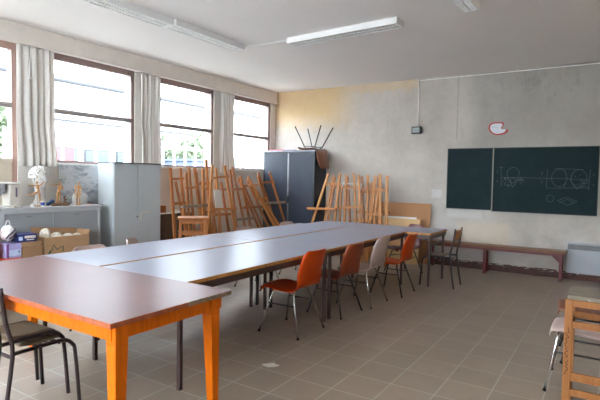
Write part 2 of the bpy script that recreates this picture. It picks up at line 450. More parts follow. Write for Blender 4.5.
# curtains
def curtain(y0, y1, z0, z1, label, seed, narrow=0):
    rnd = random.Random(seed); ph = [rnd.uniform(0, 6.28) for _ in range(4)]
    nf = 5.5
    def fn(u, v):
        yc = (y0+y1)/2; wd = (y1-y0)
        k = 1 - narrow*math.sin(PI*(1-v))*.5
        y = yc + (u-.5)*wd*k + .012*math.sin(3*v*PI+ph[0])*(1-v)
        x = XL + .055 + .017*math.sin(u*nf*2*PI*(.75+.25*u)+ph[1]+.9*math.sin(v*3+ph[2])) + .012*math.sin(u*4.3*PI+ph[3]+v*1.7)*(1-.5*v) + .006*math.sin(u*19+v*5+ph[0])
        return (x, y, z0 + (z1-z0)*v)
    c = MB().grid(fn, 72, 24).build('curtain', M['curtain'], None, smooth=True, solid=.003)
    tag(c, label, 'curtain', 'white window curtains'); return c
curtain(.455, .93, 1.585, 3.065, 'bunched white curtain nearest the camera, above the plaster bust', 1)
curtain(2.30, 2.68, 1.56, 3.065, 'white curtain behind the tall grey cupboard, between the second and third windows', 2)
curtain(4.08, 4.50, 1.56, 3.065, 'white curtain furthest down the room, above the leaning easels', 3, .12)
tag(MB().tube([(XL+.115, .60, 3.06), (XL+.12, .585, 2.9), (XL+.12, .575, 2.70), (XL+.12, .60, 2.66), (XL+.12, .625, 2.72), (XL+.12, .615, 2.9), (XL+.115, .61, 3.06)], .006, 6, 5).build('pull_cord', M['white_paint'], smooth=True),
    'looped white pull cord hanging in front of the nearest curtain', 'cord')

# ------------------------------------------------------------------ ceiling lights
def batten(a, b, label, w=.2, h=.075, group='fluorescent ceiling lights'):
    a = Vector((a[0], a[1], 0)); b = Vector((b[0], b[1], 0)); Lh = (b-a).length; c = (a+b)/2
    o = thing('ceiling_light', label, 'ceiling light', (c.x, c.y, H), math.atan2((b-a).y, (b-a).x), group)
    l = Lh/2; t = .012
    m = MB().box(-l+.03, l-.03, -w/2, w/2, -.012, 0).box(-l+.03, l-.03, -w/2, -w/2+t, -h, -.012).box(-l+.03, l-.03, w/2-t, w/2, -h, -.012)
    m.build('housing', M['lamp_white'], o, bevel=.003)
    for s in (-1, 1):
        MB().box(min(s*l, s*(l-.03)), max(s*l, s*(l-.03)), -w/2, w/2, -h, 0).build('end_cap', M['lamp_white'], o, bevel=.004)
    g = MB().box(-l+.03, l-.03, -.006, .006, -h+.002, -h+.03)
    n = int(Lh/.035)
    for k in range(1, n):
        x = -l+.03 + (Lh-.06)*k/n; g.box(x-.0015, x+.0015, -w/2+t, w/2-t, -h+.002, -h+.03)
    g.build('louvre', M['louvre'], o)
    for s in (-1, 1):
        MB().tube([(-l+.04, s*w/4, -.032), (l-.04, s*w/4, -.032)], .010, 8).build('fluorescent_tube', M['tube_glass'], o, smooth=True)
    return o
batten((-2.47, 1.33), (-2.47, 2.58), 'white louvred ceiling light by the windows, end nearest the back wall')
batten((-2.53, -.08), (-2.50, 1.32), 'white louvred ceiling light by the windows, running out of the top of the photo')
batten((-1.69, 2.70), (-.145, 2.62), 'long white louvred ceiling light across the middle of the ceiling')
batten((.60, 1.25), (.65, 2.56), 'white ceiling light right of centre, only its end showing at the top', .17)
tag(MB().tube([(-2.47, 2.59, H-.02), (-2.44, 2.63, H-.01), (-2.2, 2.69, H-.008), (-1.9, 2.67, H-.008), (-1.73, 2.66, H-.02)], .008, 6).build('ceiling_cable', M['white_paint']),
    'white cable joining two ceiling lights', 'cable')

# ------------------------------------------------------------------ things on the back wall
def board_xz(px, py): return (.258 + (px-494.5)*.01434, 2.036 - (py-148.4)*.01612)
cb = thing('chalkboard', 'long dark green chalkboard in two panels on the back wall', 'chalkboard', (.63, YB, 1.53))
def part_box(name, mat, par, x0, x1, y0, y1, z0, z1, bevel=.003):
    l = par.location
    return MB().box(x0-l.x, x1-l.x, y0-l.y, y1-l.y, z0-l.z, z1-l.z).build(name, M[mat], par, bevel=bevel)
for (x0, x1, z0, z1, dy) in ((-.49, .25, 1.02, 2.045, 0), (.27, 1.755, 1.005, 2.045, .004)):
    p = part_box('board_panel', 'chalkboard', cb, x0, x1, YB-.035-dy, YB-.002, z0, z1)
    l = cb.location; e = .009; m = MB()
    for q in ((x0-e, x1+e, z0-e, z0), (x0-e, x1+e, z1, z1+e), (x0-e, x0, z0, z1), (x1, x1+e, z0, z1)):
        m.box(q[0]-l.x, q[1]-l.x, YB-.04-dy-l.y, YB-.002-l.y, q[2]-l.z, q[3]-l.z)
    m.build('panel_edge', M['frame_dark'], p)
part_box('centre_strip', 'alu', cb, .251, .268, YB-.05, YB-.002, .985, 2.05)
def strokes(par, mat, name, lines, r):
    m = MB()
    for L_ in lines:
        for p, q in zip(L_[:-1], L_[1:]):
            a = board_xz(490+p[0]/5.4545, 150+p[1]/5.4545); b = board_xz(490+q[0]/5.4545, 150+q[1]/5.4545)
            l = par.location; y = YB-.0405-l.y
            if (Vector(a)-Vector(b)).length > 1e-4:
                m.bar((a[0]-l.x, y, a[1]-l.z), (b[0]-l.x, y, b[1]-l.z), r, .001, side=(b[1]-a[1], 0, a[0]-b[0]))
    return m.build(name, M[mat], par)
def circ(cx, cy, rx, ry=None, a0=0, a1=360, n=22):
    ry = ry or rx
    return [(cx+rx*math.cos(math.radians(a0+(a1-a0)*k/n)), cy+ry*math.sin(math.radians(a0+(a1-a0)*k/n))) for k in range(n+1)]
rnd = random.Random(3)
hat = lambda x0, x1, y0, y1, n: [[(x, y), (x+rnd.uniform(-14, 14), y+rnd.uniform(-8, 10))] for x, y in ((rnd.uniform(x0, x1), rnd.uniform(y0, y1)) for _ in range(n))]
strokes(cb, 'chalk', 'chalk_drawing', [[(74, 95), (77, 192)], [(62, 95), (86, 94)], circ(145, 130, 35, 34, 150, 390), [(118, 152), (132, 182), (145, 205), (160, 184), (172, 152)],
    circ(145, 168, 14), [(76, 152), (215, 150)]] + hat(80, 128, 152, 195, 26) + hat(165, 210, 152, 185, 20) + [[(50, 112), (56, 122), (48, 126)], [(50, 166), (57, 172), (50, 180)]], .007)
strokes(cb, 'chalk', 'chalk_drawing', [[(335, 104), (332, 205)], [(372, 101), (522, 106)], [(335, 205), (556, 200)], [(215, 152), (545, 156)], circ(398, 150, 40, 46), circ(500, 152, 40, 46),
    [(425, 110), (440, 150), (425, 200)], [(470, 120), (455, 160), (492, 208), (530, 170)], [(555, 104), (549, 212)], [(512, 165), (552, 165)], [(512, 178), (552, 178)], [(512, 192), (552, 192)],
    [(303, 118), (310, 128), (301, 132)], [(303, 166), (310, 173), (302, 178)], [(570, 126), (577, 133), (569, 138)], [(572, 178), (578, 185), (570, 190)],
    circ(355, 260, 19), [(393, 270), (440, 252), (496, 271), (447, 292), (393, 270)], [(405, 278), (447, 262), (480, 278)]] + hat(470, 520, 120, 190, 10), .006)

# palette shaped sign
sg = [(105,185),(112,168),(130,155),(155,148),(180,145),(225,146),(262,149),(272,160),(270,178),(258,195),(254,210),(262,224),(285,229),(310,228),(321,236),(320,250),(305,265),(285,275),(250,284),(210,288),(180,285),(155,276),(130,258),(112,235),(103,210)]
def sgn(k):
    cx, cy = 200, 216
    out = []
    for x, y in sg:
        px = 480 + (cx+(x-cx)*k)/11.43; py = 110 + (cy+(y-cy)*k)/11.43
        out.append((.163+(px-489)*.0161, 2.487-(py-122)*.0172))
    return out
so = thing('wall_sign', 'small white palette-shaped sign with a red rim above the chalkboard', 'sign', (.3, YB, 2.38))
l = so.location
MB().prism(sgn(1), lambda a, b, d: (a-l.x, -d, b-l.z), .001, .022).build('red_rim', M['sign_red'], so)
MB().prism(sgn(.80), lambda a, b, d: (a-l.x, -d, b-l.z), .023, .028).build('white_face', M['sign_white'], so)
MB().tube([(-.075, -.029, .012), (-.05, -.029, .03), (-.055, -.029, .008), (-.03, -.029, .018), (-.02, -.029, .0), (.0, -.029, .012), (.02, -.029, -.006)], .0025, 4).build('lettering', M['ink'], so)

# conduit and floodlight
tag(MB().tube([(-1.055, YB-.012, 2.46), (-1.055, YB-.012, H-.03)], .011, 8).tube([(-1.055, YB-.012, H-.03), (XR-.02, YB-.012, H-.03)], .008, 8).build('conduit', M['white_paint'], smooth=True),
    'white cable conduit running along the top of the back wall and down to the floodlight', 'conduit')
fl = thing('floodlight', 'small black floodlight on the back wall left of the chalkboard', 'lamp', (-1.06, YB, 2.39))
MB().box(-.085, .085, -.10, -.035, -.065, .065).build('housing', M['black_steel'], fl, bevel=.008)
MB().box(-.066, .066, -.104, -.1, -.045, .045).build('lens', M['flood_glass'], fl)
MB().box(-.07, .07, -.035, -.025, -.012, .012).box(-.02, .02, -.035, 0, -.03, .03).build('bracket', M['black_steel'], fl)

# heater
ht = thing('wall_heater', 'white electric panel heater low on the back wall right of the bench', 'heater', (1.85, YB, .335))
MB().box(-.46, .46, -.10, -.015, -.225, .24).build('casing', M['heater'], ht, bevel=.012)
g = MB()
for k in range(34): g.box(-.44+k*.0265, -.44+k*.0265+.016, -.104, -.1005, .145, .215)
g.box(-.445, .46, -.1015, -.1, .14, .22)
g.build('grille', M['grille'], ht)
for q in (-.3, .26): MB().box(q, q+.04, -.015, 0, -.15, .15).build('bracket', M['grille'], ht)

# bench
bn = thing('bench', 'long low wooden bench with dark red metal legs along the back wall', 'bench', (.31, 5.65, 0))
MB().box(-1.10, 1.09, -.13, .13, .425, .46).build('seat', M['bench_top'], bn, bevel=.004)
MB().box(-1.03, 1.06, -.115, -.085, .385, .425).box(-1.03, 1.06, .085, .115, .385, .425).build('frame', M['bench_leg'], bn)
for x in (-.98, -.07, 1.02):
    for y in (-.1, .1):
        lg = MB().box(x-.02, x+.02, y-.02, y+.02, 0, .425)
        if x > 1: lg.bar((x-.11, y, .395), (x-.012, y, .30), .03, .03, side=(0, 1, 0))
        lg.build('leg', M['bench_leg'], bn, bevel=.003)

# boards leaning behind the easels
def lean(name, mat, x0, x1, h, yb, yt, th, label, cat, z0=0.):
    o = MB(); o.bar(((x0+x1)/2, yb, z0), ((x0+x1)/2, yt, z0+h), x1-x0, th, side=(1, 0, 0))
    return tag(o.build(name, M[mat], None, bevel=.002), label, cat)
lean('hardboard_panel', 'cork', -1.92, -.765, 1.075, 5.80, 5.865, .012, 'wide brown hardboard panel leaning on the back wall, behind the easels', 'board')
lean('plywood_panel', 'pale_ply', -1.75, -.885, .80, 5.60, 5.65, .015, 'pale plywood sheet standing in front of the brown hardboard panel', 'board')
lean('white_panel', 'paper', -1.80, -.985, .825, 5.70, 5.75, .012, 'white edged board sticking up between the plywood and the hardboard', 'board')

# ------------------------------------------------------------------ tables
def grey_table(x0, x1, y0, y1, z, label, under_rail=False, il=.04, ir=.04):
    cx, cy = (x0+x1)/2, (y0+y1)/2
    t = thing('table', label, 'table', (cx, cy, 0), 0, 'grey topped tables pushed together')
    a, b = (x1-x0)/2, (y1-y0)/2
    top = MB().box(-a+.006, a-.006, -b+.006, b-.006, z-.028, z).build('tabletop', M['grey_top'], t)
    e = MB()
    for q in ((-a, a, -b, -b+.006), (-a, a, b-.006, b), (-a, -a+.006, -b+.006, b-.006), (a-.006, a, -b+.006, b-.006)):
        e.box(*q, z-.028, z-.0005)
    e.build('edge_band', M['edge'], top)
    ins = .022
    f = MB()
    for s in (-1, 1):
        f.box(-a+ins, a-ins, s*(b-ins)-.012, s*(b-ins)+.012, z-.085, z-.028)
        f.box(s*(a-ins)-.012, s*(a-ins)+.012, -b+ins, b-ins, z-.085, z-.028)
    f.build('apron', M['brown_metal'], t)
    for sx in (-1, 1):
        for sy in (-1, 1):
            x, y = (-a+il if sx < 0 else a-ir), sy*(b-.055)
            MB().box(x-.015, x+.015, y-.015, y+.015, 0, z-.028).build('leg', M['brown_metal'], t, bevel=.003)
    if under_rail:
        m = MB()
        for s in (-1, 1): m.box(s*(a-.04)-.012, s*(a-.04)+.012, -b+.05, b-.05, z-.19, z-.16)
        m.build('side_rail', M['brown_metal'], t)
    return t
grey_table(-1.465, -.51, -.37, 1.742, .757, 'grey topped table in the right hand row, joined to the pinkish foreground table', False, .16, .028)
grey_table(-1.465, -.51, 1.745, 3.94, .757, 'grey topped table in the right hand row beside the greyish pink chair', False, .16, .028)
grey_table(-2.31, -1.472, -.37, 1.742, .763, 'grey topped table in the left hand row, nearest the tall grey cupboard', False, .08, .03)
grey_table(-2.31, -1.472, 1.745, 3.94, .763, 'grey topped table in the left hand row, in front of the window-wall easels', False, .08, .03)
grey_table(-2.24, -.14, 3.948, 4.71, .757, 'grey topped table set crosswise at the far end of the rows', True)

pt = thing('table', 'wooden table with a pinkish worn top and tapered orange legs in the foreground', 'table', (-1.09, -.806, 0))
x0, x1, y0, y1, z = -2.16, -.028, -1.236, -.376, .785
l = pt.location
tp = MB().box(x0-l.x, x1-l.x, y0-l.y, y1-l.y, z-.026, z)
tp = tp.build('tabletop', [M['pink_top']], pt)
e = MB()
for q in ((x0-l.x-.004, x1-l.x+.004, y0-l.y-.004, y0-l.y), (x0-l.x-.004, x1-l.x+.004, y1-l.y, y1-l.y+.003), (x0-l.x-.004, x0-l.x, y0-l.y, y1-l.y), (x1-l.x, x1-l.x+.004, y0-l.y, y1-l.y-.36)):
    e.box(*q, z-.026, z-.0006)
e.build('edge_band', M['table_edge'], tp)
MB().box(x1-l.x, x1-l.x+.004, y1-l.y-.36, y1-l.y, z-.026, z-.0004).build('chipped_edge', M['chipped'], tp)
ap = MB(); ii = .045
for q in ((x0+ii, x1-ii, y0+ii-.01, y0+ii+.01), (x0+ii, x1-ii, y1-ii-.01, y1-ii+.01), (x0+ii-.01, x0+ii+.01, y0+ii, y1-ii), (x1-ii-.01, x1-ii+.01, y0+ii, y1-ii)):
    ap.box(q[0]-l.x, q[1]-l.x, q[2]-l.y, q[3]-l.y, z-.105, z-.026)
ap.build('apron', M['orange_wood'], pt)
for sx, x in ((1, x0+.055), (-1, x1-.055)):
    for sy, y in ((1, y0+.078), (-1, y1-.115)):
        m = MB(); p = Vector((x-l.x, y-l.y, z-.026)); q = Vector((x-l.x-sx*.012, y-l.y-sy*.012, 0))
        m.bar(p, (p.x, p.y, z-.13), .075, .075, side=(1, 0, 0)).bar((p.x, p.y, z-.13), q, .075, .075, side=(1, 0, 0), w2=.045, t2=.045)
        m.build('leg', M['orange_wood'], pt, bevel=.003)

# ------------------------------------------------------------------ shell chairs
PROF = [(-.268, .405, .165), (-.262, .435, .178), (-.235, .452, .192), (-.15, .447, .207), (-.03, .437, .214), (.07, .434, .214), (.135, .443, .210), (.185, .48, .208), (.215, .545, .213), (.24, .63, .214), (.268, .72, .207), (.292, .79, .188), (.303, .82, .150)]
def shell_mesh():
    n = 4; P = catmull([(a, b, c) for a, b, c in PROF], n); m = len(P)-1
    def fn(u, v):
        i = min(int(v*m+.5), m); y, z, w = P[i]; s = 2*u-1
        back = max(0, min(1, (z-.46)/.12)) if y > .1 else 0
        cu = abs(s)**2.4
        # seat edges roll down, back edges wrap forward
        zz = z - (1-back)*(.022*abs(s)**4 - .0*cu) + (1-back)*.012*abs(s)**2 * (1 if y > -.2 else .3)
        yy = y - back*.045*cu
        return (s*w, yy, zz)
    return MB().grid(fn, 14, m)
def shell_chair(name_label, plastic, legs, loc, rz, group='plastic shell chairs round the tables', barz=.28, spread=1.0, scale=1.0, ty=-.13):
    c = thing('shell_chair', name_label, 'chair', loc, rz, group)
    s = shell_mesh().build('seat_shell', M[plastic], c, smooth=True, solid=.009)
    for sx in (-1, 1):
        for top, foot in (((.135*sx, ty, .432), (.235*sx, -.235*spread, .006)), ((.135*sx, .09, .425), (.235*sx, .215*spread, .006))):
            lg = MB().tube([(top[0]*.55, top[1], top[2]-.006), (top[0]*.9, top[1], top[2]-.01), (top[0]+.012*sx, top[1]+(foot[1]-top[1])*.08, top[2]-.05), foot], .0105, 8).build('leg', M[legs], c, smooth=True)
            MB().lathe([(.0125, 0), (.0125, .016), (.0105, .018)], (foot[0], foot[1], 0), 8).build('foot_cap', M['rubber'], lg)
        q = (.425-barz)/.42; xb = (.147+.09*q)*sx
        MB().tube([(xb, ty-(.235*spread+ty)*q, barz), (xb, .09+(.215*spread-.09)*q, barz)], .0075, 8).build('side_bar', M[legs] if legs != 'chrome' else M['black_tube'], c, smooth=True)
    c.scale = (scale,)*3
    return c
R_ = math.radians
shell_chair('bright orange shell chair with chrome legs, nearest on the right side of the tables', 'orange_plastic', 'chrome', (-.65, 1.275, 0), R_(-90))
shell_chair('rust brown shell chair with black legs, between the orange and the pinkish chairs', 'rust_plastic', 'black_tube', (-.62, 2.10, 0), R_(-93), scale=.97)
shell_chair('greyish pink shell chair with chrome legs on the right side of the tables', 'pink_plastic', 'chrome', (-.55, 2.665, 0), R_(-90))
shell_chair('orange shell chair with black legs, furthest along the right side of the tables', 'orange_plastic', 'black_tube', (-.45, 3.38, 0), R_(-90), scale=.97)
shell_chair('dark maroon shell chair behind the crosswise table at the far end', 'maroon_plastic', 'black_tube', (-.86, 4.84, 0), R_(-30), scale=.93)
shell_chair('pinkish shell chair on the window side, in front of the open cardboard box', 'pink_plastic', 'chrome', (-2.125, .215, 0), R_(90), scale=.96)
shell_chair('pinkish shell chair turned askew in front of the tall grey cupboard', 'pink_plastic', 'chrome', (-2.27, .94, 0), R_(128), scale=.97)
shell_chair('pinkish shell chair on the window side, third from the camera', 'pink_plastic', 'chrome', (-2.12, 2.60, 0), R_(90), scale=.97)
shell_chair('pinkish shell chair on the window side, furthest from the camera', 'pink_plastic', 'chrome', (-2.13, 3.66, 0), R_(90), scale=.97)
shell_chair('pinkish shell chair with chrome legs tucked behind the wooden stand at the right edge', 'pink_plastic', 'chrome', (1.875, 1.40, 0), R_(-90), 'shell chairs at the right edge', spread=1.2, ty=-.21)
shell_chair('brown shell chair behind the pinkish one at the right edge of the photo', 'brown_plastic', 'black_tube', (1.855, 2.10, 0), R_(-84), 'shell chairs at the right edge')
up = shell_chair('brown shell chair upside down on top of the black cupboard, legs in the air', 'brown_plastic', 'black_tube', (-3.05, 5.58, 2.506), R_(90), 'chair stored on the cupboard', .39, 1.3)
up.rotation_euler = (PI, 0, R_(90))

# ------------------------------------------------------------------ tubular school chairs
def school_chair(label, back_mat, seat_mat, tube, loc, rz, group=None, h=.83, w=.17):
    c = thing('school_chair', label, 'chair', loc, rz, group)
    r = .013
    for s in (-1, 1):
        MB().tube([(w*s, .232, h), (w*s*1.0, .205, .62), (w*s, .17, .47), (w*s*1.02, .185, .30), (w*s*1.08, .235, 0)], r, 8, 4).build('rear_leg', M[tube], c, smooth=True)
        MB().tube([(w*s*.98, .168, .425), (w*s*.98, -.10, .428), (w*s, -.165, .42), (w*s*1.02, -.205, .385), (w*s*1.04, -.22, .33), (w*s*1.08, -.245, 0)], r, 8, 4).build('front_leg', M[tube], c, smooth=True)
    for q in ((.165, .40), (-.12, .417)): MB().tube([(-w, *q), (w, *q)], .010, 8).build('cross_tube', M[tube], c, smooth=True)
    def seat(u, v):
        s = 2*u-1; y = -.175 + .275*v
        return (s*.152, y, .447 - .012*math.sin(PI*v) - (.02*max(0, .12-v)/.12))
    MB().grid(seat, 8, 14).build('seat', M[seat_mat], c, smooth=True, solid=.012)
    def back(u, v):
        s = 2*u-1; z = h-.155+.135*v
        return (s*(w-.004), .212 + .022*v - .0 + .018*(1-s*s), z)
    MB().grid(back, 10, 5).build('backrest', M[back_mat], c, smooth=True, solid=.010)
    return c
school_chair('dark metal school chair with a small wooden backrest at the end of the crosswise table', 'ply_orange', 'ply', 'dark_tube', (-.075, 4.235, 0), R_(-90))
school_chair('dark metal school chair in the left foreground, lower one of a stack of two', 'ply', 'ply', 'dark_tube', (-1.18, -1.045, 0), R_(180), 'stacked school chairs', w=.205)
school_chair('dark metal school chair in the left foreground, upper one of a stack of two', 'ply', 'ply', 'dark_tube', (-1.18, -1.10, .06), R_(180), 'stacked school chairs')

# ------------------------------------------------------------------ wooden stand, right foreground
st = thing('wooden_stand', 'open wooden stand with a worn grey top at the right edge, handwriting on its post', 'stand', (2.035, .985, 0))
a, b = .29, .14
MB().box(-a-.012, a+.012, -b-.012, b+.012, .752, .778).build('top_board', M['stand_top'], st, bevel=.004)
for sx in (-1, 1):
    for sy in (-1, 1):
        lg = MB().box(sx*a-.022, sx*a+.022, sy*b-.016, sy*b+.016, 0, .752).build('leg', M['stand_wood'], st, bevel=.003)
        for zz in (.728, .155):
            MB().lathe([(.006, 0), (.006, .003)], (0, 0, 0), 8).build('bolt', M['steel'], lg).matrix_local = Matrix.Translation((sx*a, sy*(b+.016), zz)) @ Matrix.Rotation(PI/2*sy, 4, 'X')
        if sx < 0 and sy < 0:
            rr = random.Random(5); zc = .575; m = MB()
            while zc > .27:
                pts = [(sx*a-.006+rr.uniform(-.009, .014), sy*b-.0172, zc-k*.011) for k in range(4)]
                m.tube(pts, .0021, 4); zc -= .033 if rr.random() > .3 else .045
            m.build('handwriting', M['scribble'], lg)
for zc, hh in ((.729, .042), (.592, .042), (.257, .052), (.155, .042)):
    for sy in (-1, 1):
        if zc == .257 and sy > 0: continue
        MB().box(-a+.022, a-.022, sy*b-.011, sy*b+.011, zc-hh/2, zc+hh/2).build('rail', M['stand_wood'], st, bevel=.002)
    if zc != .257:
        for sx in (-1, 1): MB().box(sx*a-.011, sx*a+.011, -b+.016, b-.016, zc-hh/2-.02, zc+hh/2-.02).build('rail', M['stand_wood'], st, bevel=.002)
tag(MB().prism([(-.065, -.03), (-.02, .02), (.01, .055), (.03, .03), (.075, .035), (.06, -.005), (.02, -.045), (-.03, -.04)], lambda p, q, d: (-.29+p, .41+q, d + .012*max(0, q)*10*.2), .001, .004).build('paper_scrap', M['paper']),
    'small torn scrap of white paper lying on the tiled floor', 'paper')

# ------------------------------------------------------------------ cupboards
tc = thing('tall_cupboard', 'tall light grey two-door metal cupboard against the window wall', 'cupboard', (-3.955, 1.885, 0))
MB().box(-.115, .218, -.405, .405, 0, 1.652).build('body', M['grey_steel'], tc, bevel=.004)
MB().box(-.12, .24, -.41, .41, 1.652, 1.668).build('top_lip', M['dark_line'], tc)
for s in (-1, 1):
    d = MB().box(.219, .236, min(s*.003, s*.40), max(s*.003, s*.40), .05, 1.645).build('door', M['grey_door'], tc, bevel=.003)
    if s < 0:
        MB().lathe([(.011, 0), (.011, .006)], (0, 0, 0), 10).build('lock', M['black_steel'], d).matrix_local = Matrix.Translation((.236, -.022, .905)) @ Matrix.Rotation(PI/2, 4, 'Y')
    else:
        MB().box(.2365, .2372, .03, .055, .84, .96).box(.2365, .2372, .055, .20, .955, .975).build('tape_mark', M['cream_plastic'], d)

def low_cupboard(y0, y1, label):
    c = thing('low_cupboard', label, 'cupboard', (-3.955, (y0+y1)/2, 0), 0, 'low grey cupboards by the window wall')
    h = (y1-y0)/2
    MB().box(-.235, .20, -h, h, 0, 1.068).build('body', M['grey_steel'], c)
    MB().box(-.245, .25, -h-.0, h+.01, 1.068, 1.095).build('top', M['cab_top'], c, bevel=.004)
    MB().box(.20, .235, -h, -h+.045, 0, 1.068).box(.20, .235, h-.03, h, 0, 1.068).box(.20, .235, -h+.045, h-.03, 1.03, 1.068).build('face_frame', M['grey_steel'], c, bevel=.002)
    for s, x in ((-1, .212), (1, .222)):
        d = MB().box(x-.008, x, (-h+.045 if s < 0 else -.01), (.01 if s < 0 else h-.03), .05, 1.03).build('sliding_door', M['cup_door'], c, bevel=.002)
        MB().box(x, x+.002, s*.30-.03, s*.30+.03, .985, .991).build('finger_slot', M['dark_line'], d)
    return c
low_cupboard(.03, 1.275, 'low grey sliding-door cupboard with the plaster bust and mannequins on it')
low_cupboard(-1.23, .015, 'low grey cupboard at the left edge of the photo, its corner only in view')

bc = thing('tambour_cupboard', 'tall black cupboard with ribbed blue-black shutter doors in the back corner', 'cupboard', (-3.555, 5.645, 0))
MB().box(-.62, .62, -.215, .225, 0, 2.02).build('carcass', M['black_steel'], bc, bevel=.004)
MB().box(-.628, .628, -.235, .228, 2.02, 2.045).build('top_board', M['steel'], bc, bevel=.003)
for s in (-1, 1):
    d = MB(); x0, x1 = (-.585, -.025) if s < 0 else (.025, .585); n = 22
    d.box(x0, x1, -.222, -.216, .06, 1.99)
    for k in range(n):
        a = x0+(x1-x0)*k/n; d.box(a+.005, a+(x1-x0)/n-.005, -.234, -.222, .06, 1.99)
    d.build('tambour_door', M['tambour'], bc)
    MB().box(s*.60-.017, s*.60+.017, -.232, -.215, 0, 2.02).build('side_post', M['steel'] if False else M['black_steel'], bc)
cs = MB().box(-.016, .016, -.236, -.216, .06, 1.99).build('centre_strip', M['steel'], bc, bevel=.002)
MB().box(-.03, .028, -.256, -.236, .99, 1.13).build('handle', M['black_steel'], cs, bevel=.008)
MB().box(-.60, .60, -.225, -.215, 0, .055).build('plinth', M['black_steel'], bc)
tag(MB().box(-4.05, -3.72, 5.44, 5.66, 2.046, 2.066).build('folder', M['folder_red'], bevel=.003), 'pinkish red folder lying on top of the black cupboard', 'folder')
tag(MB().box(-3.70, -3.45, 5.45, 5.68, 2.046, 2.062).build('folder', M['purple'], bevel=.003), 'dull purple folder lying beside the red one on the black cupboard', 'folder')

# low brown sideboard behind the first easels, with a few things on it
sb = thing('sideboard', 'low dark brown sideboard behind the leftmost easels', 'sideboard', (-3.99, 2.68, 0))
MB().box(-.215, .165, -.37, .37, 0, .905).build('body', M['dark_shelf'], sb, bevel=.003)
MB().box(-.225, .18, -.38, .38, .905, .925).build('top', M['paper'], sb, bevel=.003)
for s in (-1, 1):
    d = MB().box(.165, .18, min(s*.005, s*.36), max(s*.005, s*.36), .06, .895).build('door', M['dark_shelf'], sb, bevel=.003)
    MB().ball((.19, s*.05, .62), .014, 8, 6).build('knob', M['steel'], d, smooth=True)
wb = MB().box(-3.98, -3.84, 2.34, 2.50, .926, .945)
for q in ((-3.98, -3.97, 2.34, 2.50), (-3.85, -3.84, 2.34, 2.50), (-3.97, -3.85, 2.34, 2.35), (-3.97, -3.85, 2.49, 2.50)): wb.box(*q, .945, 1.03)
tag(wb.build('wooden_tray', M['easel_dark'], bevel=.002), 'shallow open wooden box on the sideboard beside the tall grey cupboard', 'box')
pm = M['pale_ply']
tag(MB().bar((-3.91, 2.405, .947), (-3.935, 2.41, 1.42), .035, .02, side=(0, 1, 0)).build('wooden_ruler', pm), 'pale wooden rule standing in the shallow wooden box', 'ruler')
o = MB().bar((-3.265, 3.07, .992), (-3.305, 3.07, 1.29), .165, .012, side=(0, 1, 0)).build('canvas', M['paper'])
tag(o, 'small white canvas board standing on the tray of the big foremost easel', 'canvas')

